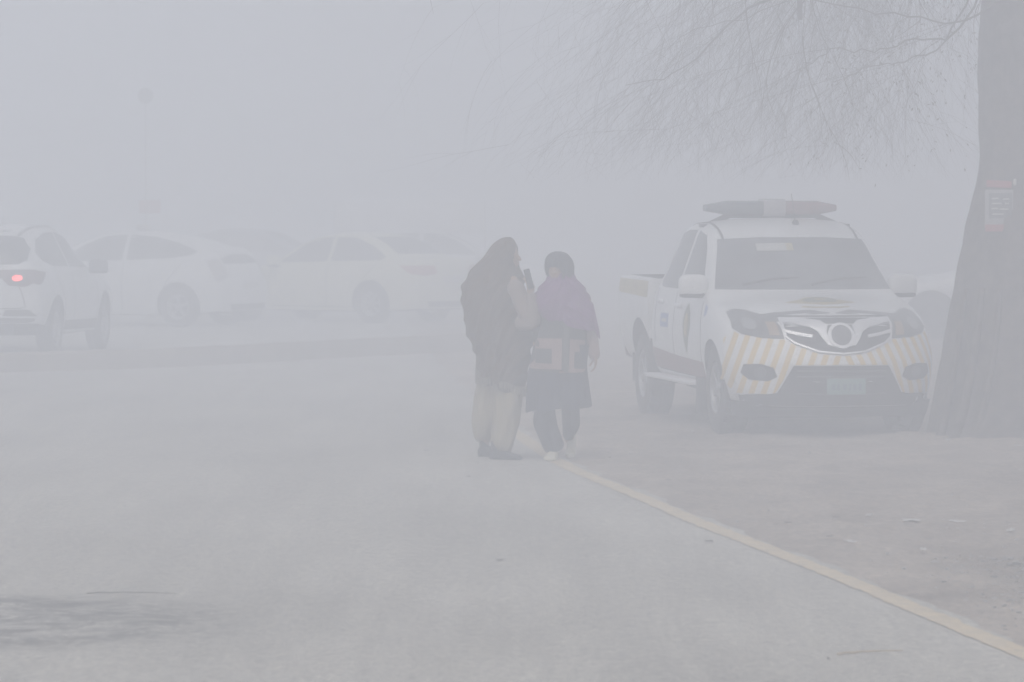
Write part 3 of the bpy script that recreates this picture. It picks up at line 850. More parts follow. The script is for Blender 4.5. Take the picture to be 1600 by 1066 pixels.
# door crest: tall pointed shield with a lighter core; blue square on the rear door
side_both('door_crest', tb, [(-1.98, 1.06), (-1.86, 0.97), (-1.83, 0.86), (-1.90, 0.74), (-1.98, 0.63), (-2.06, 0.74), (-2.13, 0.86), (-2.10, 0.97)], OLIVE, truck, off=0.004, res=0.04)
side_both('crest_core', tb, ellipse(-1.98, 0.87, 0.07, 0.10, 16), GOLD, truck, off=0.009, res=0.04)
side_both('door_decal', tb, [(-2.78, 0.83), (-2.78, 0.95), (-3.10, 0.95), (-3.10, 0.83)], BLUEL, truck, off=0.004)
side_both('decal_band', tb, [(-2.84, 0.875), (-2.84, 0.905), (-3.04, 0.905), (-3.04, 0.875)], PAPER, truck, off=0.008)
side_both('side_badge', tb, [(-1.20, 0.985), (-1.20, 1.04), (-1.30, 1.06), (-1.28, 0.96)], BLUEL, truck, off=0.005)
for hx, hz in ((-2.36, 1.03), (-3.12, 1.05)):
    for y_ in (1, -1):
        h, nrm, _, _ = tb.ray_cast(Vector((hx, y_*3, hz)), Vector((0, -y_, 0)))
        bm = bmesh.new(); add_se(bm, h + Vector((0, y_*0.02, 0)), (0.10, 0.016, 0.02), 0.6, 14, 8); bmobj('door_handle', bm, CHROME, truck)
for y_ in (1, -1):
    mirror_part(truck, -1.60, 0.86, 1.21, y_, WHITE, (0.085, 0.125, 0.10))
    patch('roof_gutter', tb, strip([(-1.84, y_*0.60), (-2.15, y_*0.60), (-2.6, y_*0.595), (-3.2, y_*0.60)], 0.022), 'T', BLACK, truck, off=0.003, thick=0.004)
# bonnet crest
bm = None
patch('bonnet_crest', tb, [(-0.78, -0.30), (-0.70, -0.16), (-0.63, 0.0), (-0.70, 0.16), (-0.78, 0.30), (-0.86, 0.16), (-0.95, 0.10), (-0.95, -0.10), (-0.86, -0.16)], 'T', GOLD, truck, off=0.004, res=0.04)
patch('crest_shield', tb, ellipse(-0.81, 0, 0.095, 0.15, 18), 'T', OLIVE, truck, off=0.009, res=0.04)
patch('crest_ribbon', tb, strip([(-0.60, -0.20), (-0.555, -0.1), (-0.54, 0), (-0.555, 0.1), (-0.60, 0.20)], 0.035), 'T', GOLD, truck, off=0.004)
patch('crest_stars', tb, ellipse(-0.81, 0, 0.035, 0.05, 12), 'T', GOLD, truck, off=0.014)
# bonnet gap
patch('bonnet_seam', tb, strip([(-0.80, 1.00), (-0.6, 0.995), (-0.50, 0.985), (0.50, 0.985), (0.6, 0.995), (0.80, 1.00)], 0.010), 'F', LINER, truck, off=0.002, thick=0.003)
# striped bumper cover
def striped():
    m = bpy.data.materials.new('orange_white_stripes'); m.use_nodes = True
    nt = m.node_tree; n = nt.nodes; l = nt.links; p = n['Principled BSDF']; p.inputs['Roughness'].default_value = 0.4
    tc = n.new('ShaderNodeTexCoord'); sp = n.new('ShaderNodeSeparateXYZ'); l.new(tc.outputs['Object'], sp.inputs[0])
    def M(op, a, b=None, c=None):
        q = n.new('ShaderNodeMath'); q.operation = op
        for i, v_ in enumerate((a, b)):
            if v_ is None: continue
            if isinstance(v_, (int, float)): q.inputs[i].default_value = v_
            else: l.new(v_, q.inputs[i])
        return q.outputs[0]
    ay = M('ABSOLUTE', sp.outputs[1])
    k = M('ADD', ay, M('MULTIPLY', sp.outputs[2], 0.38))
    k = M('SUBTRACT', k, M('MULTIPLY', sp.outputs[0], 0.25))
    fr = M('FRACT', M('MULTIPLY', k, 1/0.105))
    g = M('GREATER_THAN', fr, 0.52)
    mx = n.new('ShaderNodeMix'); mx.data_type = 'RGBA'; l.new(g, mx.inputs[0])
    mx.inputs[6].default_value = (0.74, 0.74, 0.73, 1); mx.inputs[7].default_value = (0.68, 0.50, 0.20, 1)
    l.new(mx.outputs[2], p.inputs['Base Color'])
    return m
STR = striped()
half = [(0, 0.665), (0.20, 0.685), (0.38, 0.755), (0.47, 0.80), (0.64, 0.80), (0.77, 0.825), (0.835, 0.87), (0.885, 0.80), (0.90, 0.60), (0.885, 0.42), (0.86, 0.365), (0.60, 0.36), (0.545, 0.37), (0.42, 0.595), (0, 0.60)]
patch('striped_bumper', tb, half + [(-a, b) for a, b in half[-2:0:-1]], 'F', STR, truck, off=0.006, res=0.04)
side_both('bumper_side', tb, [(-0.42, 0.82), (-0.30, 0.86), (-0.2, 0.84), (-0.2, 0.42), (-0.45, 0.40), (-0.53, 0.44), (-0.52, 0.62)], STR, truck, off=0.004, res=0.04)
# lower intake
lo = [(0.405, 0.59), (0.53, 0.37), (0.86, 0.345), (0.84, 0.265)]
patch('lower_intake', tb, lo + [(-a, b) for a, b in lo[::-1]], 'F', BLACK, truck, off=0.004)
bm = bmesh.new()
for z in (0.545, 0.50, 0.36):
    h, _, _, _ = tb.ray_cast(Vector((2, 0, z)), Vector((-1, 0, 0)))
    h2, _, _, _ = tb.ray_cast(Vector((2, 0.36, z)), Vector((-1, 0, 0)))
    add_tube(bm, [(h2.x+0.01, -0.38, z), ((h.x*0.6+h2.x*0.4)+0.014, -0.19, z), (h.x+0.014, 0, z), ((h.x*0.6+h2.x*0.4)+0.014, 0.19, z), (h2.x+0.01, 0.38, z)], 0.009, 6)
bmobj('intake_bars', bm, mat('dark_grey_bar', (0.07, 0.07, 0.075), 0.5, noise=0.2), truck)
for s_ in (1, -1):
    fl = [(s_*a, b) for a, b in ((0.53, 0.50), (0.56, 0.575), (0.66, 0.605), (0.78, 0.60), (0.80, 0.53), (0.74, 0.475), (0.60, 0.465))]
    o = patch('fog_lamp_recess', tb, fl, 'F', BLACK, truck, off=0.010, res=0.04)
    patch('fog_lamp', tb, ellipse(s_*0.66, 0.535, 0.045, 0.045, 16), 'F', LAMPG, o, off=0.018, res=0.03)
    hl = [(s_*a, b) for a, b in ((0.81, 1.005), (0.735, 1.03), (0.66, 1.02), (0.51, 0.965), (0.475, 0.885), (0.46, 0.807), (0.64, 0.812), (0.77, 0.838), (0.825, 0.885))]
    o = patch('headlight', tb, hl, 'F', LAMPG, truck, off=0.010, res=0.04)
    patch('headlight_reflector', tb, ellipse(s_*0.70, 0.915, 0.050, 0.045, 16), 'F', mat('lamp_reflector', (0.26, 0.27, 0.28), 0.3, noise=0.2), o, off=0.016, res=0.03)
    patch('indicator', tb, [(s_*a, b) for a, b in ((0.51, 0.93), (0.49, 0.83), (0.57, 0.83), (0.58, 0.93))], 'F', mat('amber_lens', (0.35, 0.25, 0.16), 0.3, noise=0.2), o, off=0.016, res=0.03)
side_both('headlight_side', tb, [(-0.30, 0.90), (-0.32, 1.0), (-0.48, 1.03), (-0.56, 0.98), (-0.50, 0.91), (-0.40, 0.87)], LAMPG, truck, off=0.006, res=0.04)
# grille
gh = [(0, 0.675), (0.19, 0.695), (0.38, 0.765), (0.445, 0.82), (0.465, 0.96), (0.30, 0.968), (0, 0.972)]
gr = patch('grille', tb, gh + [(-a, b) for a, b in gh[-2:0:-1]], 'F', BLACK, truck, off=0.006, res=0.04)
fr_ = [(-0.465, 0.962), (-0.445, 0.82), (-0.38, 0.768), (-0.19, 0.70), (0, 0.682), (0.19, 0.70), (0.38, 0.768), (0.445, 0.82), (0.465, 0.962)]
patch('grille_frame', tb, strip(fr_, 0.014), 'F', CHROME, gr, off=0.020, res=0.04)
for s_ in (1, -1):
    wg = [(s_*a, b) for a, b in ((0.460, 0.958), (0.30, 0.952), (0.155, 0.936), (0.105, 0.905), (0.118, 0.86), (0.110, 0.80), (0.085, 0.75), (0.045, 0.735), (0.115, 0.748), (0.155, 0.80), (0.19, 0.86), (0.25, 0.893), (0.35, 0.912), (0.455, 0.924))]
    patch('grille_wing', tb, wg, 'F', CHROME, gr, off=0.026, res=0.03)
    patch('grille_bar', tb, strip([(s_*0.455, 0.865), (s_*0.34, 0.838), (s_*0.235, 0.822)], 0.024), 'F', CHROME, gr, off=0.020, res=0.03)
ring = ellipse(0, 0.823, 0.112, 0.102, 28)
rin = ellipse(0, 0.823, 0.084, 0.079, 28)
patch('emblem_ring', tb, ring, 'F', CHROME, gr, off=0.030, res=0.03)
patch('emblem_disc', tb, rin, 'F', mat('emblem_grey', (0.13, 0.13, 0.14), 0.3, noise=0.3, scale=30), gr, off=0.037, res=0.03)
bm = bmesh.new(); nn_ = 24
for zz_ in (0,):
    top = []; bot = []; tb2 = []; bb2 = []
    for i in range(nn_+1):
        y_ = -0.84 + 1.68*i/nn_; x_ = -0.40*y_*y_ - 0.05
        top.append(bm.verts.new((x_, y_, 0.30))); bot.append(bm.verts.new((x_-0.05, y_*0.97, 0.17)))
        tb2.append(bm.verts.new((x_-0.5, y_*0.97, 0.30))); bb2.append(bm.verts.new((x_-0.5, y_*0.95, 0.17)))
    for i in range(nn_):
        bm.faces.new((top[i], top[i+1], bot[i+1], bot[i])); bm.faces.new((bot[i], bot[i+1], bb2[i+1], bb2[i]))
        bm.faces.new((bb2[i], bb2[i+1], tb2[i+1], tb2[i])); bm.faces.new((tb2[i], tb2[i+1], top[i+1], top[i]))
    bm.faces.new((top[0], bot[0], bb2[0], tb2[0])); bm.faces.new((top[-1], tb2[-1], bb2[-1], bot[-1]))
bmobj('under_nose_shade_panel', bm, BLACK, truck)  # black panel added to stand in for the deep shade under the nose
# number plate
bm = bmesh.new(); add_box(bm, Vector((0.045, 0.02, 0.425)), (0.014, 0.33, 0.13), bevel=0.004); plt = bmobj('number_plate', bm, PLATE, truck)
bm = bmesh.new()
for k, (yy_, w_) in enumerate(((-0.11, 0.03), (-0.07, 0.02), (-0.015, 0.03), (0.03, 0.015), (0.07, 0.03), (0.115, 0.025))):
    add_box(bm, Vector((0.053, 0.02+yy_, 0.42)), (0.004, w_, 0.055 if k % 2 else 0.045))
bmobj('plate_characters', bm, mat('plate_ink', (0.06, 0.14, 0.2), 0.6, noise=0.2), plt)
# light bar
lb = empty('x', (0, 0, 0)); bpy.data.objects.remove(lb)
bm = bmesh.new(); add_box(bm, Vector((-2.62, 0, 1.795)), (0.10, 0.80, 0.03), bevel=0.008)
for s_ in (1, -1):
    add_tube(bm, [(-2.60, s_*0.40, 1.80), (-2.56, s_*0.56, 1.735), (-2.50, s_*0.63, 1.70)], [0.028, 0.024, 0.02], 8)
    add_box(bm, Vector((-2.50, s_*0.62, 1.715)), (0.16, 0.10, 0.03), bevel=0.01)
lbar = bmobj('light_bar', bm, BLACK, truck)
def lens(name, y0, y1, m, taper0=1, taper1=1, h=0.062):
    bm = bmesh.new(); rings = []
    n = 20
    for i in range(9):
        t = i/8; y = y0 + (y1-y0)*t
        k = 1.0
        if taper0 < 1: k = min(k, taper0 + (1-taper0)*min(1, t*2.6))
        if taper1 < 1: k = min(k, taper1 + (1-taper1)*min(1, (1-t)*2.6))
        rings.append([bm.verts.new((-2.62 + 0.145*k*math.copysign(abs(math.cos(a))**0.6, math.cos(a)), y, 1.868 + h*k*math.copysign(abs(math.sin(a))**0.7, math.sin(a)))) for a in [2*PI*j/n for j in range(n)]])
    for a, b in zip(rings[:-1], rings[1:]):
        for j in range(n): bm.faces.new((a[j], a[(j+1) % n], b[(j+1) % n], b[j]))
    bm.faces.new(rings[0]); bm.faces.new(rings[-1])
    return bmobj(name, bm, m, lbar, angle=50)
lens('blue_lens', -0.61, -0.105, mat('light_bar_blue', (0.09, 0.115, 0.14), 0.2, noise=0.3, scale=15), taper0=0.45)
lens('clear_lens', -0.10, 0.10, mat('light_bar_clear', (0.45, 0.43, 0.45), 0.25, noise=0.2, scale=15), h=0.078)
lens('red_lens', 0.105, 0.58, mat('light_bar_red', (0.25, 0.11, 0.12), 0.2, noise=0.3, scale=15), taper1=0.45)
bm = bmesh.new(); add_se(bm, (-2.12, 0.10, 1.735), (0.05, 0.028, 0.03), 0.8); add_tube(bm, [(-2.13, 0.10, 1.74), (-2.19, 0.10, 1.86), (-2.28, 0.10, 1.99)], [0.006, 0.004, 0.003], 6)
bmobj('antenna', bm, BLACK, truck)
for s_ in (1, -1):
    bm = bmesh.new(); add_box(bm, Vector((-1.42, s_*0.82, 0.30)), (0.012, 0.24, 0.30), bevel=0.003); bmobj('mud_flap', bm, BLACK, truck)
    bm = bmesh.new(); add_box(bm, Vector((-4.58, s_*0.75, 0.42)), (0.012, 0.24, 0.26), bevel=0.003); bmobj('mud_flap', bm, BLACK, truck)

# ------------------------------------------------------------------ people
def capsule(bm, a, b, ra, rb, n=16):
    a = Vector(a); b = Vector(b); d = (b-a)
    L = d.length; d.normalize()
    up = Vector((0, 0, 1)) if abs(d.z) < 0.9 else Vector((1, 0, 0))
    u = d.cross(up).normalized(); w = d.cross(u)
    rings = []
    for j in range(1, 5):
        t = PI/2*j/4; rings.append((a - d*ra*math.cos(t), ra*math.sin(t)))
    for j in range(4):
        t = PI/2*j/4; rings.append((b + d*rb*math.sin(t), rb*math.cos(t)))
    R_ = [[bm.verts.new(c + (u*math.cos(2*PI*k/n)+w*math.sin(2*PI*k/n))*r) for k in range(n)] for c, r in rings]
    for p, q in zip(R_[:-1], R_[1:]):
        for k in range(n): bm.faces.new((p[k], p[(k+1) % n], q[(k+1) % n], q[k]))
    s = bm.verts.new(a - d*ra); e = bm.verts.new(b + d*rb)
    for k in range(n):
        bm.faces.new((s, R_[0][(k+1) % n], R_[0][k])); bm.faces.new((e, R_[-1][k], R_[-1][(k+1) % n]))

def limb(bm, pts, rads):
    for i in range(len(pts)-1): capsule(bm, pts[i], pts[i+1], rads[i], rads[i+1])

def remesh(name, bm, m, parent, vox=0.006, smooth=3):
    bmesh.ops.recalc_face_normals(bm, faces=bm.faces)
    me = bpy.data.meshes.new(name); bm.to_mesh(me); bm.free()
    o = bpy.data.objects.new(name, me); COL.objects.link(o)
    md = o.modifiers.new('r', 'REMESH'); md.mode = 'VOXEL'; md.voxel_size = vox
    ms = o.modifiers.new('s', 'SMOOTH'); ms.factor = 0.5; ms.iterations = smooth
    me2 = evaluated(o)
    o.modifiers.clear(); o.data = me2; bpy.data.meshes.remove(me)
    me2.materials.clear(); me2.materials.append(m)
    me2.polygons.foreach_set('use_smooth', [True]*len(me2.polygons))
    o.name = name; o.parent = parent
    return o

def add_head(bm, c, az, h=0.22, tilt=0.0):
    """head centred at c facing azimuth az (radians, 0=+x)"""
    M = Matrix.Translation(c) @ Matrix.Rotation(az, 4, 'Z') @ Matrix.Rotation(tilt, 4, 'Y')
    b2 = bmesh.new()
    k = h/0.22
    add_se(b2, (-0.012*k, 0, 0.02*k), (0.092*k, 0.073*k, 0.092*k), 1.0, 24, 18)     # skull
    add_se(b2, (0.02*k, 0, -0.03*k), (0.066*k, 0.056*k, 0.078*k), 1.0, 24, 18)      # face
    add_se(b2, (0.058*k, 0, -0.088*k), (0.022*k, 0.024*k, 0.018*k), 1.0, 12, 10)     # chin
    capsule(b2, (0.080*k, 0, 0.008*k), (0.100*k, 0, -0.026*k), 0.008*k, 0.012*k)     # nose
    for s_ in (1, -1):
        capsule(b2, (0.074*k, s_*0.014*k, 0.021*k), (0.064*k, s_*0.042*k, 0.022*k), 0.010*k, 0.008*k)  # brow
        capsule(b2, (0.07*k, s_*0.03*k, -0.03*k), (0.045*k, s_*0.052*k, -0.015*k), 0.012*k, 0.010*k)   # cheek
        add_se(b2, (-0.004*k, s_*0.074*k, -0.008*k), (0.018*k, 0.008*k, 0.030*k), 1.0, 12, 10)          # ear
        add_se(b2, (0.075*k, s_*0.030*k, 0.004*k), (0.008*k, 0.011*k, 0.006*k), 1.0, 12, 10)            # lid
    capsule(b2, (0.082*k, -0.016*k, -0.052*k), (0.082*k, 0.016*k, -0.052*k), 0.007*k, 0.007*k)
    capsule(b2, (0.080*k, -0.013*k, -0.064*k), (0.080*k, 0.013*k, -0.064*k), 0.008*k, 0.008*k)
    b2.transform(M)
    me = bpy.data.meshes.new('t'); b2.to_mesh(me); b2.free(); bm.from_mesh(me); bpy.data.meshes.remove(me)

def add_hand(bm, wrist, d, palm_n, curl=0.5, k=1.0, side=1, spread=0.06):
    """hand: d = direction of the fingers, palm_n = direction the palm faces"""
    d = Vector(d).normalized(); nrm = Vector(palm_n); nrm = (nrm - d*nrm.dot(d)).normalized()
    lat = d.cross(nrm)*side
    w = Vector(wrist)
    P = lambda a, b, c: w + d*a*k + lat*b*k + nrm*c*k
    for b in (-0.026, -0.009, 0.009, 0.026):
        capsule(bm, P(0.005, b*0.7, 0), P(0.082, b, 0), 0.014*k, 0.011*k, 10)
    for b, L in ((-0.030, 0.064), (-0.010, 0.072), (0.010, 0.078), (0.030, 0.070)):
        p = P(0.082, b, 0); a = curl*0.6
        dirv = d
        r = 0.0085*k
        for j, fr in enumerate((0.45, 0.32, 0.23)):
            ang = curl*(0.7 + 0.9*j) 
            dd = (d*math.cos(ang) + nrm*math.sin(ang) + lat*(b*2.0*spread/0.06*0.5)).normalized()
            q = p + dd*L*k*fr
            capsule(bm, p, q, r, r*0.93, 10); p = q; r *= 0.93
    p = P(0.018, 0.030, 0.004)
    q = P(0.048, 0.052, 0.016); r_ = P(0.072, 0.056, 0.032); t = P(0.092, 0.050, 0.046)
    limb(bm, [p, q, r_, t], [0.013*k, 0.011*k, 0.0095*k, 0.008*k])

def loft(name, rings, m, parent, n=72, nr=90, folds=None, caps=True, solid=0.0, drop=None, e=1.0, sharp=60):
    """rings: rows of (z, cx, cy, rx, ry); z decreasing or increasing"""
    K = np.array(sorted(rings, key=lambda r: r[0]), float)
    zs = np.linspace(K[0, 0], K[-1, 0], nr)
    C = [pchip(K[:, 0], K[:, j], zs) for j in range(1, 5)]
    bm = bmesh.new(); RR = []
    for i, z in enumerate(zs):
        row = []
        for k in range(n):
            a = 2*PI*k/n
            ca, sa = math.cos(a), math.sin(a)
            x = C[2][i]*math.copysign(abs(ca)**e, ca); y = C[3][i]*math.copysign(abs(sa)**e, sa)
            dr = folds(a, z) if folds else 0.0
            L = math.hypot(x, y) + 1e-6
            x *= 1 + dr/L; y *= 1 + dr/L
            row.append(bm.verts.new((C[0][i] + x, C[1][i] + y, z + (drop(a, z) if drop else 0))))
        RR.append(row)
    for a, b in zip(RR[:-1], RR[1:]):
        for k in range(n): bm.faces.new((a[k], a[(k+1) % n], b[(k+1) % n], b[k]))
    if caps:
        bm.faces.new(RR[0][::-1]); bm.faces.new(RR[-1])
    return bm, RR

def cloth(name, base, dark, scale=70, bump=0.25, big=5):
    return mat(name, base, 0.95, col2=dark, scale=big, bump=bump, bscale=scale)
SKIN = mat('skin', (0.30, 0.19, 0.13), 0.55, noise=0.15, scale=20)
SHAWL = cloth('taupe_wool_shawl', (0.085, 0.052, 0.030), (0.050, 0.034, 0.022))
SLEEVE = cloth('pinkish_wool_sleeve', (0.26, 0.205, 0.18), (0.20, 0.16, 0.14))
BEIGE = cloth('beige_cotton', (0.32, 0.28, 0.19), (0.24, 0.21, 0.145))
SHOE = mat('dark_shoe_leather', (0.025, 0.028, 0.035), 0.5, noise=0.3, scale=12)
PURPLE = cloth('purple_scarf', (0.165, 0.055, 0.185), (0.12, 0.042, 0.14))
SLATE = cloth('dark_slate_cap', (0.035, 0.042, 0.058), (0.025, 0.03, 0.042))
CARD = cloth('charcoal_knit', (0.050, 0.052, 0.055), (0.035, 0.037, 0.04))
PINKP = cloth('rose_beige_knit', (0.30, 0.21, 0.195), (0.24, 0.17, 0.16))
NAVY = cloth('navy_tunic', (0.028, 0.034, 0.062), (0.02, 0.024, 0.044))
TROU = cloth('dark_blue_trousers', (0.020, 0.025, 0.036), (0.015, 0.018, 0.027))
PALE = mat('pale_cream_shoe', (0.55, 0.52, 0.40), 0.6, noise=0.25, scale=12)

SC = 210.0
# ---- person 1: wrapped in a long shawl, on the left
Z1 = F*CAM_H/(718-HOR)
p1 = empty('person', ((778-800)/F*Z1, Z1, 0.004))
tag(p1, 'taller walker hooded in a long brown shawl over baggy beige trousers', 'person')
def px1(px): return (px - 778)/SC
def pz1(py): return (718 - py)/SC
def shoe(parent, toe_dir, heel, L, m, hgt=0.075, top=0.09, w=0.042, pitch=0.0):
    """shoe: heel = ground point of the heel"""
    bm = bmesh.new(); d = Vector((toe_dir[0], toe_dir[1], 0)).normalized(); lat = Vector((-d.y, d.x, 0))
    rows = [(-0.01, 0.6, 0.75), (0.03, 0.85, 1.0), (0.10, 0.85, 0.95), (0.16, 0.95, 0.62), (0.21, 1.05, 0.50), (L-0.025, 0.9, 0.42), (L, 0.45, 0.25)]
    RR = []
    for t, ww, hh in rows:
        r = []
        for k in range(16):
            a = 2*PI*k/16; c, s_ = math.cos(a), math.sin(a)
            zz = max(0, (math.copysign(abs(s_)**0.7, s_)*0.5 + 0.5))*hgt*hh
            v = Vector(heel) + d*t + lat*(w*ww*math.copysign(abs(c)**0.7, c)) + Vector((0, 0, zz))
            if pitch: v = Vector(heel) + Matrix.Rotation(pitch, 3, lat) @ (v - Vector(heel))
            r.append(bm.verts.new(v))
        RR.append(r)
    for a, b in zip(RR[:-1], RR[1:]):
        for k in range(16): bm.faces.new((a[k], a[(k+1) % 16], b[(k+1) % 16], b[k]))
    bm.faces.new(RR[0]); bm.faces.new(RR[-1][::-1])
    capsule(bm, Vector(heel)+d*0.035+Vector((0, 0, hgt*0.8)), Vector(heel)+d*0.030+Vector((0, 0, top)), 0.034, 0.036)
    return remesh('shoe', bm, m, parent, 0.005, 2)

bm = bmesh.new()
FA1 = R(-18)
add_head(bm, Vector((px1(793), 0.0, pz1(401))), FA1, 0.215)
limb(bm, [(px1(789), 0.01, 1.46), (px1(782), 0.02, 1.36)], [0.052, 0.058])
# torso
for z_, rx, ry in ((1.32, 0.14, 0.11), (1.2, 0.15, 0.12), (1.08, 0.14, 0.12), (0.96, 0.15, 0.13), (0.87, 0.16, 0.14)):
    add_se(bm, (px1(780), 0.02, z_), (rx, ry, 0.12), 1.0, 20, 14)
# shoulders/arms : near-right arm raised with the phone
sh = Vector((px1(800), -0.08, 1.32)); el = Vector((px1(836), -0.17, pz1(500))); wr = Vector((px1(829), -0.22, pz1(459)))
limb(bm, [sh, el, wr], [0.05, 0.038, 0.026])
add_hand(bm, wr, (-0.10, -0.12, 1.0), (-0.5, 0.5, 0.05), curl=0.55, k=0.93, side=-1)
sh2 = Vector((px1(752), 0.10, 1.30)); el2 = Vector((px1(742), 0.02, 1.04)); wr2 = Vector((px1(766), -0.03, 1.0))
limb(bm, [sh2, el2, wr2], [0.05, 0.04, 0.03])
add_hand(bm, wr2, (1, 0.0, -0.1), (0, 0.5, 0.3), curl=0.5, k=0.9, side=1)
# legs
limb(bm, [(px1(765), 0.03, 0.85), (px1(757), 0.0, 0.48), (px1(757), 0.05, 0.10)], [0.085, 0.055, 0.036])
limb(bm, [(px1(795), 0.02, 0.85), (px1(793), -0.05, 0.48), (px1(783), -0.12, 0.09)], [0.085, 0.055, 0.036])
remesh('body', bm, SKIN, p1, 0.006, 2)
shoe(p1, (1, -0.18), (px1(749), 0.05, 0.012), 0.235, SHOE, hgt=0.085, top=0.17)
shoe(p1, (1, -0.28), (px1(768), -0.12, 0.002), 0.235, SHOE, hgt=0.08, top=0.13)
# trousers
def tf(ph, amp):
    def f(a, z): return amp*(0.7*math.sin(4*a + ph + 9*z) + 0.6*math.sin(6*a - 13*z + ph) + 0.35*math.sin(11*a + 21*z))
    return f
def leg(rows, ph, amp, m, parent, name='trouser_leg', drop=None):
    bm, RR = loft(name, rows, m, parent, n=56, nr=70, folds=tf(ph, amp), drop=drop)
    return bm
def rw(py, xl, xr, cy, ry, X=px1, Zf=pz1):
    return (Zf(py), (X(xl)+X(xr))/2, cy, (xr-xl)/2/SC, ry)
b1 = leg([rw(545, 756, 796, 0.03, 0.10), rw(590, 748, 788, 0.03, 0.11), rw(606, 743, 789, 0.03, 0.13), rw(625, 740, 786, 0.03, 0.13), rw(655, 738.5, 782, 0.03, 0.125), rw(672, 739, 776, 0.04, 0.11), rw(684, 741, 772, 0.05, 0.10), rw(690, 745, 769, 0.05, 0.065)], 0.3, 0.008, BEIGE, p1,
         drop=lambda a, z: 0.01*math.sin(3*a) if z < 0.2 else 0)
b2 = leg([rw(545, 766, 806, 0.0, 0.10), rw(590, 766, 812, -0.01, 0.12), rw(614, 766, 817, -0.04, 0.135), rw(625, 769, 816, -0.06, 0.135), rw(655, 769, 813, -0.08, 0.125), rw(680, 768, 806, -0.10, 0.11), rw(696, 768, 800, -0.12, 0.09), rw(704, 774, 796, -0.12, 0.06)], 1.7, 0.008, BEIGE, p1,
         drop=lambda a, z: -0.012*math.cos(a) if z < 0.2 else 0)
me = bpy.data.meshes.new('t'); b2.to_mesh(me); b2.free(); b1.from_mesh(me); bpy.data.meshes.remove(me)
remesh('trousers', b1, BEIGE, p1, 0.0075, 1)
# tunic panel above the trousers (left hip)
bmt, _ = loft('t', [rw(540, 745, 800, 0.02, 0.12), rw(575, 743, 796, 0.02, 0.135), rw(600, 742.5, 788, 0.01, 0.145)], BEIGE, p1, n=60, nr=30, folds=tf(0.9, 0.004))
bmobj('tunic', bmt, cloth('olive_beige_tunic', (0.13, 0.115, 0.085), (0.10, 0.09, 0.07)), p1, angle=70)
# shawl
SHR = [rw(371.5, 790, 798, 0.02, 0.015), rw(374, 782, 802, 0.02, 0.05), rw(379, 774, 805, 0.02, 0.082), rw(388, 766, 809.5, 0.02, 0.108), rw(398, 758.5, 811, 0.02, 0.12), rw(408, 749, 810, 0.025, 0.13), rw(418, 739.5, 812, 0.03, 0.145), rw(428, 732, 816.5, 0.03, 0.165), rw(440, 726.5, 819, 0.025, 0.18), rw(460, 721.5, 820.5, 0.01, 0.19),
       rw(480, 722, 824, 0.0, 0.195), rw(500, 725, 829, 0.0, 0.195), rw(520, 730, 832.5, 0.0, 0.19), rw(535, 736, 833, 0.0, 0.185), rw(546, 741, 832, 0.0, 0.18), rw(560, 744, 829, -0.005, 0.18), rw(575, 745, 824, -0.01, 0.178), rw(590, 747, 821, -0.012, 0.175), rw(606, 760, 819, -0.02, 0.17)]
def sf(a, z):
    x = math.cos(a); v = 0
    t = z*1.0
    amp = 0.013 if z < 1.36 else 0.005
    s1 = math.sin(26*(z - 0.45*x*1.0) + 2.2*math.sin(2*a+1) + 3*x)
    s2 = math.sin(15*(z + 0.35*x) + 1.7*math.sin(3*a))
    s3 = math.sin(41*(z - 0.25*x) + 2*math.sin(a*2.5))
    v += amp*(0.8*(1-abs(s1))*1.6 - 0.6 + 0.6*s2 + 0.25*s3)
    v += 0.004*math.sin(7*a + 4*z)*(1.0 if z < 1.2 else 0.3)
    return v
def sdrop(a, z):
    # hem: lower to the right/front, higher at the left
    if z > 0.80: return 0.0
    t = min(1, (0.80 - z)/0.25)
    return t*(-0.035*math.cos(a + 0.6) + 0.012*math.sin(5*a))
bms, RR = loft('shawl', SHR, SHAWL, p1, n=120, nr=170, folds=sf, drop=sdrop, caps=False)
ztop = [v for v in RR[-1]]
bms.faces.new(RR[-1])
# open the hood in front of the face
kill = []
hc = Vector((px1(790), 0.02, 1.51))
for f_ in bms.faces:
    c = f_.calc_center_median()
    a = math.atan2(c.y - hc.y, c.x - hc.x)
    da = abs((a - FA1 + PI) % (2*PI) - PI)
    if ((da/0.62)**2 + ((c.z - 1.50)/0.085)**2) < 1: kill.append(f_)
bmesh.ops.delete(bms, geom=kill, context='FACES')
me = bpy.data.meshes.new('shawl'); bms.to_mesh(me); bms.free()
o = link('shawl', me, SHAWL, None, True, 75)
md = o.modifiers.new('s', 'SOLIDIFY'); md.thickness = 0.008; md.offset = -1
me2 = evaluated(o); o.modifiers.clear(); o.data = me2; o.parent = p1
# fold line of the shawl thrown across the body + sleeve of raised arm
bm = bmesh.new()
limb(bm, [(px1(806), -0.13, pz1(452)), (px1(822), -0.16, pz1(490)), tuple(el + Vector((-0.01, 0, -0.01)))], [0.07, 0.062, 0.052])
limb(bm, [tuple(el + Vector((-0.01, 0, 0.0))), tuple(el.lerp(wr, 0.55)), tuple(el.lerp(wr, 0.92))], [0.056, 0.050, 0.037])
limb(bm, [(px1(815), -0.13, pz1(505)), tuple(el + Vector((-0.03, 0.0, -0.03)))], [0.06, 0.045])
remesh('sleeve', bm, SLEEVE, p1, 0.007, 3)
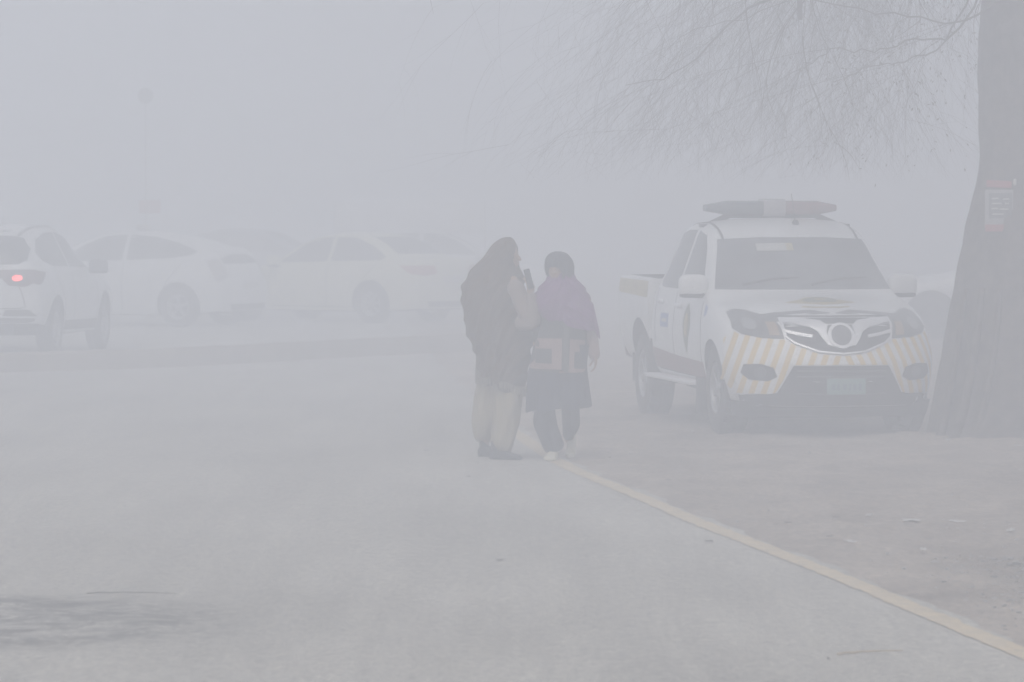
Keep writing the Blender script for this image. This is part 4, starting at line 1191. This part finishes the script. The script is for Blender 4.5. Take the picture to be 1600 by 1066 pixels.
# fringe along the hem
bm = bmesh.new()
rnd = random.Random(4)
for k in range(34):
    t = k/33
    x = px1(746) + t*(px1(822) - px1(746)); y = -0.135 - 0.05*math.sin(PI*t)
    z0 = pz1(590 + 8*t) if t < 0.33 else pz1(604 + 4*math.sin(t*9))
    if t < 0.36: z0 = pz1(594)
    L = rnd.uniform(0.035, 0.065)
    add_tube(bm, [(x, y, z0+0.02), (x + rnd.gauss(0, 0.004), y - 0.006, z0 - L*0.5), (x + rnd.gauss(0, 0.009), y - 0.004, z0 - L)], [0.0045, 0.004, 0.002], 5)
bmobj('fringe', bm, mat('pale_fringe', (0.24, 0.22, 0.18), 0.9, noise=0.3), p1)
bm = bmesh.new()
for k in range(7):
    x = px1(819) + rnd.uniform(-0.01, 0.012); z0 = pz1(606 + 2*k); 
    add_tube(bm, [(x - 0.02, -0.06 + 0.02*k, z0), (x + 0.01, -0.06 + 0.02*k, z0 - 0.015), (x + 0.035, -0.07 + 0.02*k, z0 - 0.04)], [0.004, 0.004, 0.002], 5)
bmobj('fringe', bm, mat('pale_fringe', (0.24, 0.22, 0.18), 0.9, noise=0.3), p1)
# phone held upright
bm = bmesh.new()
rot = Matrix.Rotation(R(-14), 3, 'Y') @ Matrix.Rotation(R(35), 3, 'Z')
add_box(bm, Vector((0, 0, 0)), (0.050, 0.011, 0.150), rot, bevel=0.004)
ph = bmobj('phone', bm, mat('black_phone', (0.018, 0.018, 0.02), 0.25, noise=0.2), None)
bm = bmesh.new(); add_box(bm, rot @ Vector((0, 0.0062, 0.0)), (0.044, 0.001, 0.138), rot); bmobj('screen', bm, mat('phone_glass', (0.01, 0.012, 0.016), 0.08, noise=0.2), ph)
ph.location = Vector(p1.location) + Vector((px1(826), -0.245, pz1(436)))
tag(ph, 'dark mobile phone held upright in the raised hand of the shawled walker', 'phone')

# ---- person 2: purple scarf, on the right
Z2 = F*CAM_H/(720-HOR)
p2 = empty('person', ((872-800)/F*Z2, Z2, 0.004))
tag(p2, 'shorter walker in dark hood, purple scarf and navy tunic, striding forward', 'person')
def px2(px): return (px - 872)/SC
def pz2(py): return (720 - py)/SC
def r2(py, xl, xr, cy, ry): return (pz2(py), (px2(xl)+px2(xr))/2, cy, (xr-xl)/2/SC, ry)
bm = bmesh.new()
FA2 = R(-112)
add_head(bm, Vector((px2(871), -0.005, pz2(424))), FA2, 0.205)
limb(bm, [(px2(876), 0.01, pz2(440)), (px2(878), 0.02, pz2(458))], [0.05, 0.055])
for z_, rx, ry in ((1.20, 0.15, 0.095), (1.10, 0.145, 0.105), (1.0, 0.135, 0.10), (0.90, 0.14, 0.11), (0.80, 0.155, 0.12)):
    add_se(bm, (px2(882), 0.02, z_), (rx, ry, 0.11), 1.0, 20, 14)
shl = Vector((px2(912), 0.02, 1.20)); ell = Vector((px2(925), 0.05, 0.96)); wrl = Vector((px2(930), -0.02, pz2(556)))
limb(bm, [shl, ell, wrl], [0.05, 0.036, 0.025])
add_hand(bm, wrl, (0.03, -0.12, -1), (-1, -0.1, 0), curl=0.42, k=0.86, side=1)
shr = Vector((px2(850), 0.02, 1.20)); elr = Vector((px2(840), 0.06, 0.98)); wrr = Vector((px2(838), -0.02, 0.80))
limb(bm, [shr, elr, wrr], [0.05, 0.036, 0.025])
add_hand(bm, wrr, (0.0, -0.2, -1), (1, 0, 0), curl=0.5, k=0.86, side=-1)
limb(bm, [(px2(862), 0.0, 0.78), (px2(852), -0.06, 0.42), (px2(864), -0.02, 0.10)], [0.08, 0.052, 0.034])
limb(bm, [(px2(897), 0.03, 0.78), (px2(892), 0.06, 0.40), (px2(890), 0.24, 0.14)], [0.08, 0.052, 0.034])
remesh('body', bm, SKIN, p2, 0.006, 2)
shoe(p2, (-0.18, -1), (px2(866), 0.02, 0.002), 0.225, PALE, hgt=0.07, top=0.11, w=0.045)
shoe(p2, (-0.1, -1), (px2(895), 0.30, 0.12), 0.215, PALE, hgt=0.065, top=0.09, w=0.038, pitch=R(32))
b1 = leg([r2(610, 838, 876, 0.0, 0.11), r2(640, 835.5, 867, -0.02, 0.10), r2(662, 834, 870, -0.05, 0.10), r2(680, 840, 876, -0.04, 0.095), r2(695, 847, 880.5, -0.02, 0.085), r2(704, 853, 879, -0.02, 0.065), r2(708, 857, 874, -0.02, 0.05)], 0.5, 0.004, TROU, p2, drop=lambda a, z: 0.012*math.cos(a) if z < 0.13 else 0)
b2 = leg([r2(610, 874, 908, 0.02, 0.11), r2(640, 877, 906, 0.04, 0.10), r2(664, 878, 907, 0.07, 0.10), r2(676, 879, 903, 0.12, 0.095), r2(686, 880.5, 897, 0.17, 0.08), r2(691, 884, 894, 0.19, 0.05)], 2.0, 0.004, TROU, p2)
me = bpy.data.meshes.new('t'); b2.to_mesh(me); b2.free(); b1.from_mesh(me); bpy.data.meshes.remove(me)
remesh('trousers', b1, TROU, p2, 0.007, 1)
# tunic
TU = [r2(540, 834, 922, 0.0, 0.14), r2(570, 828, 917, 0.0, 0.15), r2(585, 825, 917, 0.0, 0.155), r2(610, 823.5, 919, 0.0, 0.16), r2(638, 822.5, 921, 0.0, 0.165)]
def tuf(a, z):
    k = min(1, max(0, (0.75 - z)/0.35))
    return 0.012*k*(math.sin(6*a + 1) + 0.6*math.sin(11*a + 2*z)) 
def tud(a, z):
    return (-0.012 + 0.020*math.cos(a))*max(0, (0.6-z)/0.22) + (0.01*math.sin(7*a) if z < 0.45 else 0)
bmt, _ = loft('t', TU, NAVY, p2, n=90, nr=50, folds=tuf, drop=tud)
bmobj('tunic', bmt, NAVY, p2, angle=70)
# cardigan: dark knit, rose panels with dark squares
CD = [r2(452, 852, 905, 0.01, 0.09), r2(465, 846, 912, 0.01, 0.12), r2(490, 845, 915, 0.01, 0.14), r2(505, 845, 916, 0.0, 0.15), r2(530, 838, 916, 0.0, 0.155), r2(550, 832, 915, 0.0, 0.165), r2(582, 826.5, 916, 0.0, 0.175)]
bmt, _ = loft('t', CD, CARD, p2, n=90, nr=70, folds=lambda a, z: 0.004*(math.sin(5*a+9*z)+0.7*math.sin(9*a-14*z)), drop=lambda a, z: -0.03*math.cos(a)*max(0, (0.80-z)/0.15)*0.4)
card = bmobj('cardigan', bmt, CARD, p2, angle=70)
cbv = bvh_of(card)
def fpatch(name, poly, m, parent, off):
    """front (camera side) patch on a garment; poly in px"""
    pts = [(px2(a), pz2(b)) for a, b in poly]
    # local: x right, z up, ray along +y  -> axis 'R'
    return patch(name, cbv, pts, 'R', m, parent, off=off, res=0.03, thick=0.004)
fpatch('knit_panel', [(834, 530), (878, 530), (877, 578), (828, 577)], PINKP, card, 0.004)
fpatch('knit_panel', [(890, 531), (913, 533), (913.5, 586), (888, 583)], PINKP, card, 0.004)
fpatch('knit_square', [(839, 546), (862, 546), (862, 569), (838, 568)], CARD, card, 0.009)
fpatch('knit_square', [(897, 551), (912, 552), (912, 578), (896, 576)], CARD, card, 0.009)
fpatch('button_band', [(880.5, 505), (888, 505), (887, 582), (879.5, 581)], mat('grey_band', (0.10, 0.10, 0.10), 0.9, noise=0.2), card, 0.006)
# sleeves
bm = bmesh.new()
limb(bm, [(px2(910), 0.01, pz2(470)), (px2(921), 0.04, pz2(515)), (px2(926), 0.0, pz2(545)), (px2(928.5), -0.015, pz2(556))], [0.062, 0.056, 0.049, 0.043])
remesh('sleeve', bm, PINKP, p2, 0.007, 2)
bm = bmesh.new()
limb(bm, [(px2(852), 0.02, pz2(470)), (px2(842), 0.06, pz2(512)), (px2(841), 0.0, pz2(548))], [0.06, 0.05, 0.040])
remesh('sleeve', bm, CARD, p2, 0.007, 2)
# purple scarf round neck and shoulders
PS = [r2(428, 860, 893, 0.015, 0.075), r2(436, 855, 898, 0.01, 0.10), r2(445, 849, 906, 0.0, 0.125), r2(455, 841, 915, 0.0, 0.145), r2(465, 835, 921.5, 0.0, 0.155), r2(475, 833, 924.5, 0.0, 0.162), r2(485, 837, 926, 0.0, 0.165), r2(493, 843, 928, 0.0, 0.165), r2(502, 849, 930, 0.0, 0.165), r2(509, 862, 931, 0.0, 0.162)]
def pf(a, z):
    x = math.cos(a)
    s1 = math.sin(38*(z + 0.5*abs(x)*0.4) + 2*math.sin(2*a))
    s2 = math.sin(23*(z - 0.5*x) + 1.5*math.sin(3*a + 1))
    return 0.009*((1-abs(s1))*1.5 - 0.5) + 0.006*s2
bmt, _ = loft('t', PS, PURPLE, p2, n=110, nr=90, folds=pf, drop=lambda a, z: (-0.045*max(0, math.cos(a+0.5))*max(0, (1.12-z)/0.12)))
bmobj('scarf', bmt, PURPLE, p2, angle=75)
bm = bmesh.new()
limb(bm, [(px2(920), -0.02, pz2(480)), (px2(927), -0.03, pz2(505)), (px2(933), -0.03, pz2(520)), (px2(936.5), -0.03, pz2(531))], [0.035, 0.028, 0.016, 0.005])
remesh('scarf_end', bm, PURPLE, p2, 0.005, 2)
# hood
HD = [r2(395.5, 868, 876, 0.01, 0.015), r2(398, 861, 884, 0.01, 0.06), r2(403, 855.5, 890, 0.012, 0.088), r2(411, 852, 895, 0.014, 0.105), r2(420, 851, 897, 0.015, 0.112), r2(430, 853, 897, 0.016, 0.112), r2(438, 857, 897, 0.018, 0.105), r2(444, 860, 897, 0.02, 0.09)]
bmh, RH = loft('hood', HD, SLATE, p2, n=80, nr=60, folds=lambda a, z: 0.003*math.sin(9*a+20*z)+0.002*math.sin(17*a), caps=False)
bmh.faces.new(RH[-1])
kill = []
hc = Vector((px2(874), 0.015, pz2(432)))
for f_ in bmh.faces:
    c = f_.calc_center_median()
    a = math.atan2(c.y - hc.y, c.x - hc.x)
    da = abs((a - R(-115) + PI) % (2*PI) - PI)
    if ((da/0.62)**2 + ((c.z - pz2(432))/0.062)**2) < 1: kill.append(f_)
bmesh.ops.delete(bmh, geom=kill, context='FACES')
me = bpy.data.meshes.new('hood'); bmh.to_mesh(me); bmh.free()
o = link('headscarf', me, SLATE, None, True, 75)
md = o.modifiers.new('s', 'SOLIDIFY'); md.thickness = 0.007; md.offset = -1
me2 = evaluated(o); o.modifiers.clear(); o.data = me2; o.parent = p2

# ------------------------------------------------------------------ tree on the right
BARK = mat('grey_brown_bark', (0.15, 0.13, 0.12), 0.95, col2=(0.06, 0.052, 0.05), scale=9, bump=0.8, bscale=22)
TWIG = mat('dry_twig_bark', (0.10, 0.09, 0.08), 0.95, noise=0.3, scale=6)
tree = empty('roadside_tree', (4.16, 34.6, 0.0))
tag(tree, 'thick trunked bare tree at the right edge with drooping twigs above the pickup', 'tree')
rnd = random.Random(7)
bm = bmesh.new(); rows = []
zs = np.linspace(-0.05, 6.0, 120); NN = 72
for z in zs:
    cx = 0.03*math.sin(z*0.9) + 0.01*z; cy = 0.05*math.sin(z*0.5)
    base = float(pchip([-0.1, 0.03, 0.45, 0.86, 1.33, 1.74, 2.25, 3, 6.1], [0.76, 0.72, 0.68, 0.645, 0.58, 0.50, 0.425, 0.41, 0.36], z))
    row = []
    for k in range(NN):
        a = 2*PI*k/NN
        fl = math.exp(-max(z, 0)/0.9)
        butt = fl*0.08*(abs(math.sin(2.5*a + 0.7))**2.0) + 0.02*math.exp(-max(z, 0)/2.5)*math.sin(3*a + 0.4)
        ridge = 0.018*abs(math.sin(9*a + 1.4*math.sin(z*2.1))) + 0.008*math.sin(23*a + 3*math.sin(z*3.7)) + 0.010*math.sin(5*z + 4*a)
        r = base + butt + ridge + 0.11*math.exp(-max(z, 0)/0.07)*(0.5 + 0.5*math.sin(5*a + 1.1))*(0.7 + 0.3*math.sin(11*a))
        row.append(bm.verts.new((cx + r*math.cos(a), cy + r*math.sin(a), z)))
    rows.append(row)
for a, b in zip(rows[:-1], rows[1:]):
    for k in range(NN): bm.faces.new((a[k], a[(k+1) % NN], b[(k+1) % NN], b[k]))
bm.faces.new(rows[-1])
# climbing roots on the trunk
for a0, r0 in ((R(228), 0.05), (R(243), 0.04), (R(212), 0.035), (R(275), 0.045)):
    pts = []; rads = []
    for j in range(14):
        z = 1.25*(1 - j/13) - 0.02; fl = math.exp(-max(z, 0)/0.8)
        a = a0 - 0.22*(1 - z/1.25)**2
        rr = float(pchip([-0.1, 0.03, 0.45, 0.86, 1.33], [0.78, 0.74, 0.70, 0.66, 0.60], z)) + 0.03*fl + 0.01
        pts.append((rr*math.cos(a), rr*math.sin(a), z)); rads.append(r0*(0.55 + 0.5*(1 - z/1.25)))
    add_tube(bm, pts, rads, 8)
trunk = bmobj('trunk', bm, BARK, tree, angle=70)
tbv = bvh_of(trunk)
# limbs and drooping twigs
bl = bmesh.new(); bt = bmesh.new()
T0 = Vector((4.16, 34.6, 0))
def branch(start, way, r0, r1, bmx, n=7, jit=0.05, N=26):
    P = [Vector(start)] + [Vector(w) for w in way]
    t_ = np.linspace(0, 1, len(P)); q = np.linspace(0, 1, N)
    X = [pchip(t_, [p[i] for p in P], q) for i in range(3)]
    pts = [Vector((X[0][i], X[1][i], X[2][i])) + Vector((rnd.gauss(0, jit), rnd.gauss(0, jit), rnd.gauss(0, jit)))*(0.3 if i in (0, 1) else 1) for i in range(N)]
    add_tube(bmx, [p - T0 for p in pts], [r0 + (r1-r0)*(i/(N-1))**0.7 for i in range(N)], n)
    return pts
def sx(px, Y): return (px-800)/F*Y
def sz(py, Y): return CAM_H - (py-HOR)/F*Y
L = []
L.append(branch((4.1, 34.6, 4.8), [(sx(1480, 34.5), 34.5, 4.9), (sx(1330, 35), 35, 4.35), (sx(1228, 35.5), 35.5, 3.66), (sx(1162, 36), 36, sz(17, 36)), (sx(1110, 36.4), 36.4, sz(70, 36.4)), (sx(1044, 36.8), 36.8, sz(118, 36.8)), (sx(979, 37), 37, sz(136, 37))], 0.024, 0.003, bl, jit=0.012))
L.append(branch((4.1, 34.5, 4.5), [(sx(1556, 34), 34, sz(10, 34)), (sx(1490, 34), 34, sz(37, 34)), (sx(1425, 34.2), 34.2, sz(28, 34.2)), (sx(1337, 34.4), 34.4, sz(15, 34.4)), (sx(1250, 34.6), 34.6, sz(0, 34.6)), (sx(1150, 35), 35, sz(30, 35)), (sx(1060, 35), 35, sz(60, 35))], 0.012, 0.0025, bl, jit=0.012))
L.append(branch((4.0, 34.5, 4.2), [(sx(1482, 33.5), 33.5, sz(61, 33.5)), (sx(1425, 33.5), 33.5, sz(63, 33.5)), (sx(1364, 33.6), 33.6, sz(81, 33.6)), (sx(1310, 33.7), 33.7, sz(78, 33.7)), (sx(1255, 33.8), 33.8, sz(100, 33.8))], 0.011, 0.003, bl, jit=0.010))
L.append(branch((3.9, 34.5, 4.0), [(sx(1460, 36), 36, sz(80, 36)), (sx(1408, 36), 36, sz(96, 36)), (sx(1355, 36), 36, sz(106, 36)), (sx(1300, 36.2), 36.2, sz(128, 36.2))], 0.010, 0.003, bl, jit=0.010))
for k in range(15):
    Y = rnd.uniform(36, 47); e = rnd.uniform(930, 1420)
    zt = rnd.uniform(3.7, 5.6)
    L.append(branch((4.1, 34.6, rnd.uniform(4.6, 5.9)), [(sx(1450, Y), (34.6+Y)/2, zt + rnd.uniform(0.2, 0.9)), (sx((1450+e)/2, Y), Y, zt + rnd.uniform(0, 0.6)), (sx(e, Y), Y, zt - rnd.uniform(0.0, 0.5))], rnd.uniform(0.015, 0.032), 0.0025, bl, jit=0.03))
# stub limb at top
branch((sx(1262, 35), 35, 4.6), [(sx(1250, 35), 35, 4.0), (sx(1249, 35), 35, sz(34, 35))], 0.035, 0.02, bl, jit=0.004, N=8)
# crown above the frame
for k in range(26):
    a = rnd.uniform(0, 2*PI); d = rnd.uniform(2.0, 5.5); zt = rnd.uniform(6.5, 10.5)
    L.append(branch((4.16, 34.7, rnd.uniform(4.8, 5.9)), [(4.16 + 0.45*d*math.cos(a), 34.6 + 0.45*d*math.sin(a), zt*0.8), (4.16 + d*math.cos(a), 34.6 + d*math.sin(a), zt), (4.16 + d*1.15*math.cos(a), 34.6 + d*1.15*math.sin(a), zt - 1.2)], 0.12, 0.01, bl, jit=0.06))
def twig(p, d, L_, r, depth):
    n = 7; pts = [Vector(p)]; d = Vector(d).normalized()
    cv = Vector((rnd.gauss(0, 0.10), rnd.gauss(0, 0.10), -rnd.uniform(0.05, 0.30)))
    for i in range(n):
        d = (d + cv*0.55 + Vector((rnd.gauss(0, 0.07), rnd.gauss(0, 0.07), rnd.gauss(0, 0.05)))).normalized()
        pts.append(pts[-1] + d*L_/n)
        if depth > 0 and rnd.random() < 0.62:
            sd_ = (d + Vector((rnd.gauss(0, 0.6), rnd.gauss(0, 0.6), rnd.gauss(-0.15, 0.4)))).normalized()
            twig(pts[-1], sd_, L_*rnd.uniform(0.35, 0.6), r*0.6, depth-1)
    if pts[-1].z < 2.05: return
    add_tube(bt, [q - T0 for q in pts], [r*(1 - 0.8*i/n) for i in range(n+1)], 3, cap=False)
for li, B in enumerate(L):
    low = li < 19
    for i, p in enumerate(B[5:]):
        if low:
            # denser in the middle of the hanging mass
            pxl = 800 + p.x/p.y*F
            dens = 2.6 if 1080 < pxl < 1330 else (1.6 if 1000 < pxl < 1420 else 0.8)
            k = int(dens + rnd.random())
            for _ in range(k):
                dx = rnd.gauss(-0.35, 0.5)
                twig(p, (dx, rnd.gauss(0, 0.35), rnd.uniform(-1.1, -0.1)), rnd.uniform(0.9, 2.9), rnd.uniform(0.0014, 0.0028), 2)
        elif rnd.random() < 0.8:
            twig(p, (rnd.gauss(0, 0.7), rnd.gauss(0, 0.7), rnd.uniform(-0.9, 0.5)), rnd.uniform(1.0, 2.2), rnd.uniform(0.008, 0.014), 2)
bmobj('branches', bl, TWIG, tree, angle=60)
rn = np.random.RandomState(3)
tw = [v.co for v in bt.verts][::3]
V = []; FF = []
for _ in range(16000):
    c = tw[rn.randint(len(tw))]
    wx = c.x + T0.x; pxl = 800 + wx/(c.y + T0.y)*F; pyl = HOR + (CAM_H - c.z)/(c.y + T0.y)*F
    keep = min(1.0, max(0.0, (pxl - 1180)/350.0))*(1.0 if pyl < 120 else max(0.0, 1 - (pyl-120)/170.0))
    if rn.rand() > keep: continue
    u = rn.normal(0, 1, 3); u[2] -= 1.2; u /= np.linalg.norm(u); w = rn.normal(0, 1, 3); w -= u*w.dot(u); w /= np.linalg.norm(w)
    s_ = rn.uniform(0.010, 0.022); c = np.array(c); i0 = len(V)
    V += [c, c + u*s_ + w*s_*0.4, c + u*2*s_, c + u*s_ - w*s_*0.4]; FF.append((i0, i0+1, i0+2, i0+3))
mesh('added_dark_leaves', V, FF, mat('darkening_dry_leaves', (0.07, 0.06, 0.04), 0.85, noise=0.4, scale=2), tree, smooth=False)  # dry leaves added to darken the upper right, thinning out leftwards and downwards
me = bpy.data.meshes.new('crown'); bt.to_mesh(me); bt.free()
crown = link('crown', me, TWIG, tree, True, 60)
# poster nailed to the trunk
yb = 40
Xp, Zp = (1565-800)/F*34.0, sz(324, 34.0)
hit = tbv.ray_cast(Vector((Xp - T0.x, -5, Zp)), Vector((0, 1, 0)))[0]
post = empty('poster', (Xp, hit.y + T0.y - 0.075, Zp), R(-6))
tag(post, 'small red and white paper notice fixed to the tree trunk', 'poster')
bm = bmesh.new(); add_box(bm, Vector((0, 0, -0.01)), (0.225, 0.012, 0.30), bevel=0.002); bmobj('sheet', bm, mat('notice_white', (0.33, 0.33, 0.34), 0.7, noise=0.2, scale=20), post)
bm = bmesh.new(); add_box(bm, Vector((0.0, -0.004, 0.185)), (0.20, 0.010, 0.055), Matrix.Rotation(R(3), 3, 'Y'), bevel=0.004); bmobj('red_band', bm, mat('notice_red', (0.36, 0.09, 0.11), 0.7, noise=0.25, scale=14), post)
bm = bmesh.new(); add_box(bm, Vector((0, -0.008, -0.165)), (0.215, 0.010, 0.055), bevel=0.002); bmobj('red_band', bm, MATS['notice_red'], post)
bm = bmesh.new(); add_box(bm, Vector((0.012, -0.0075, 0.012)), (0.185, 0.006, 0.20)); bmobj('dark_field', bm, mat('notice_grey', (0.16, 0.165, 0.18), 0.7, noise=0.3, scale=40), post)
bm = bmesh.new()
for k, (a, b, w_) in enumerate(((-0.04, 0.07, 0.06), (0.045, 0.065, 0.05), (-0.03, 0.03, 0.08), (0.05, 0.03, 0.03), (-0.045, -0.01, 0.05), (0.03, -0.015, 0.07), (-0.02, -0.055, 0.09))):
    add_box(bm, Vector((0.012+a, -0.0115, b)), (w_, 0.003, 0.012))
bmobj('print_marks', bm, PAPER, post)
bm = bmesh.new(); add_se(bm, (0.125, -0.01, 0.20), (0.014, 0.012, 0.028), 0.8); bmobj('tape_scrap', bm, PAPER, post)

# ------------------------------------------------------------------ things far in the fog
GALV = mat('galvanised_steel', (0.40, 0.40, 0.42), 0.6, noise=0.3)
Y = 84.0
sp_ = empty('sign_post', (sx(228, Y), Y, 0))
tag(sp_, 'tall thin post with dark round disc and red board behind the white hatchback', 'sign post')
bm = bmesh.new(); add_tube(bm, [(0, 0, 0), (0, 0, 2), (0, 0, 4.1)], 0.014, 10); bmobj('post', bm, GALV, sp_)
bm = bmesh.new(); add_lathe_y(bm, [(0.0, -0.05), (0.13, -0.045), (0.155, -0.02), (0.155, 0.02), (0.0, 0.03)], 28, (0, -0.03, sz(150, Y))); bmobj('round_disc', bm, BLACK, sp_)
bm = bmesh.new(); add_box(bm, Vector((0.08, -0.04, sz(323, Y))), (0.42, 0.02, 0.26), bevel=0.004); bmobj('red_board', bm, mat('faded_red_board', (0.45, 0.10, 0.10), 0.7, noise=0.2), sp_)
Y = 84.0
bn = empty('banner', (sx(640, Y), Y, 0))
tag(bn, 'long pale horizontal banner on two posts faint in the fog above the saloon cars', 'banner')
bm = bmesh.new()
W_ = 232/F*Y; z0, z1 = sz(366, Y), sz(316, Y)
nx_ = 30
for side_ in (0,):
    vv = [[bm.verts.new((-W_/2 + W_*i/nx_, 0.015*math.sin(i*0.9), z0 + (z1-z0)*j/4)) for i in range(nx_+1)] for j in range(5)]
    for j in range(4):
        for i in range(nx_): bm.faces.new((vv[j][i], vv[j][i+1], vv[j+1][i+1], vv[j+1][i]))
o = bmobj('cloth_panel', bm, mat('banner_white', (0.75, 0.75, 0.76), 0.8, noise=0.15, scale=1.5), bn)
md = o.modifiers.new('s', 'SOLIDIFY'); md.thickness = 0.01
for s_ in (1, -1):
    bm = bmesh.new(); add_tube(bm, [(s_*(W_/2+0.03), 0, 0), (s_*(W_/2+0.02), 0, z1+0.01)], 0.014, 8); bmobj('post', bm, GALV, bn)

# ------------------------------------------------------------------ small things on the ground
def stick(name, a, b, r, m, bend, label, cat):
    a = Vector(a); b = Vector(b); n = 9
    bm = bmesh.new()
    c = (a+b)/2
    pts = [a.lerp(b, i/(n-1)) - c + Vector((0, bend*math.sin(PI*i/(n-1)), r + 0.001 + 0.004*abs(math.sin(i*1.7)))) for i in range(n)]
    add_tube(bm, pts, [r*(1 - 0.6*i/(n-1)) for i in range(n)], 7)
    o = bmobj(name, bm, m, None); o.location = (c.x, c.y, 0.004)
    return tag(o, label, cat)
STRAW = mat('pale_straw', (0.42, 0.33, 0.22), 0.8, noise=0.3, scale=30)
stick('dry_stalk', G(1310, 1028), G(1412, 1023), 0.0055, STRAW, 0.03, 'pale dry stalk lying on the asphalt near the painted edge line', 'stick')
stick('thin_twig', G(134, 931), G(274, 932), 0.003, TWIG, 0.05, 'thin dark twig lying on the road at the lower left', 'twig')
def scrap(name, px, py, w, d, h, m, label, cat, group):
    p = G(px, py)
    bm = bmesh.new()
    n = 5; vv = []
    for j in range(n):
        vv.append([bm.verts.new(((i/(n-1)-0.5)*w*(1+rnd.gauss(0, 0.08)), (j/(n-1)-0.5)*d*(1+rnd.gauss(0, 0.08)), 0.004 + h*abs(rnd.gauss(0, 0.6)))) for i in range(n)])
    for j in range(n-1):
        for i in range(n-1): bm.faces.new((vv[j][i], vv[j][i+1], vv[j+1][i+1], vv[j+1][i]))
    g = bmesh.ops.extrude_face_region(bm, geom=list(bm.faces))
    bmesh.ops.translate(bm, verts=[e for e in g['geom'] if isinstance(e, bmesh.types.BMVert)], vec=(0, 0, 0.003))
    o = bmobj(name, bm, m, None, angle=30); o.location = (p.x, p.y, 0.006 + (0.02 if px > 900 and bumpy(p.x, p.y) > 0 else 0)); o.rotation_euler = (0, 0, rnd.uniform(-0.4, 0.4))
    return tag(o, label, cat, group)
LEAFM = mat('dry_leaf', (0.07, 0.055, 0.045), 0.9, noise=0.3, scale=30)
WP = mat('litter_white', (0.50, 0.49, 0.47), 0.7, noise=0.15, scale=30)
for i_, (px, py, w) in enumerate(((1425, 822, 0.12), (1497, 824, 0.09), (1330, 856, 0.05), (1444, 868, 0.04), (1482, 694, 0.05), (1591, 703, 0.05), (1580, 838, 0.05), (1359, 814, 0.03), (70, 818, 0.03))):
    w_ = ['long white paper scrap on the dirt', 'white paper scrap right of the longest scrap on the dirt', 'small white scrap on dirt just past the painted line',
          'tiny pale scrap halfway up the dirt verge', 'small white scrap at the foot of the tree trunk', 'white scrap at the right edge beside the tree roots', 'white scrap near gravel at the right edge',
          'tiny scrap left of the long paper scrap', 'tiny white fleck alone on the road at the left'][i_]
    scrap('paper_scrap', px, py, w*0.8, 0.09, 0.008, WP, w_, 'litter', 'paper scraps on the ground')
for i_, (px, py, w) in enumerate(((665, 707, 0.03), (732, 748, 0.03), (781, 880, 0.035), (1108, 850, 0.055), (1306, 817, 0.06), (1298, 848, 0.05), (1232, 826, 0.035), (1296, 1036, 0.009), (1044, 758, 0.04))):
    w_ = ['dark leaf on the road left of the walkers feet', 'small dark leaf just below the shawled walker', 'dark leaf alone in mid road below the walkers', 'dark leaf on asphalt left of the painted line',
          'dark leaf clump on the dirt beyond the painted line', 'dark leaf nearer the line on the dirt', 'small dark leaf on dirt above the line', 'tiny dark speck beside the dry stalk', 'dark leaf on the dirt right of the walkers'][i_]
    scrap('dry_leaf', px, py, w*0.8, 0.04, 0.005, LEAFM, w_, 'leaf', 'dry leaves on the ground')
# gravel and clods on the verge
STONE = mat('grey_gravel', (0.34, 0.325, 0.31), 0.9, col2=(0.16, 0.155, 0.15), scale=3)
bm = bmesh.new()
def stone(x, y, s):
    z = bumpy(x, y)
    g = bmesh.ops.create_icosphere(bm, subdivisions=1, radius=s, matrix=Matrix.Translation((x, y, z + s*0.2)) @ Matrix.Rotation(rnd.uniform(0, 6), 4, 'Z') @ Matrix.Diagonal((rnd.uniform(0.7, 1.4), rnd.uniform(0.7, 1.4), rnd.uniform(0.4, 0.8), 1)))
    for v in g['verts']: v.co += Vector((rnd.gauss(0, s*0.12), rnd.gauss(0, s*0.12), rnd.gauss(0, s*0.1)))
for k in range(1500):
    y = rnd.uniform(18.5, 22.8); c_ = 2.75 - (y-18.5)*0.02
    x = rnd.gauss(c_, 0.28)
    if x < edge_x(y) + 0.02: continue
    stone(x, y, min(0.016, abs(rnd.gauss(0.003, 0.004)) + 0.002))
for k in range(70):
    y = rnd.uniform(20.2, 22.6); stone(rnd.gauss(2.75, 0.12) - (y-20.2)*0.02, y, rnd.uniform(0.008, 0.026))
for k in range(1500):
    y = rnd.uniform(18, 48); x = edge_x(y) + rnd.uniform(0.0, 5.0)
    stone(x, y, min(0.016, abs(rnd.gauss(0.003, 0.004)) + 0.002))
g = bmobj('gravel', bm, STONE, None, angle=30)
tag(g, 'loose gravel and clods scattered over the dirt verge', 'gravel', kind='stuff')

# ------------------------------------------------------------------ fog
HD_ = 0.0402
bm = bmesh.new()
bmesh.ops.create_cube(bm, size=1, matrix=Matrix.Translation((0, 110, 6.5)) @ Matrix.Diagonal((240, 300, 15.0, 1)))
m = bpy.data.materials.new('fog_air'); m.use_nodes = True
nt = m.node_tree
for n_ in list(nt.nodes): nt.nodes.remove(n_)
ou = nt.nodes.new('ShaderNodeOutputMaterial'); pv = nt.nodes.new('ShaderNodeVolumePrincipled')
pv.inputs['Color'].default_value = (0.885, 0.920, 0.986, 1)
pv.inputs['Density'].default_value = HD_
pv.inputs['Anisotropy'].default_value = 0.1
nt.links.new(pv.outputs[0], ou.inputs['Volume'])
hz = bmobj('haze', bm, m, None, smooth=False)
tag(hz, 'dense pale fog filling the whole street', 'fog', kind='stuff')
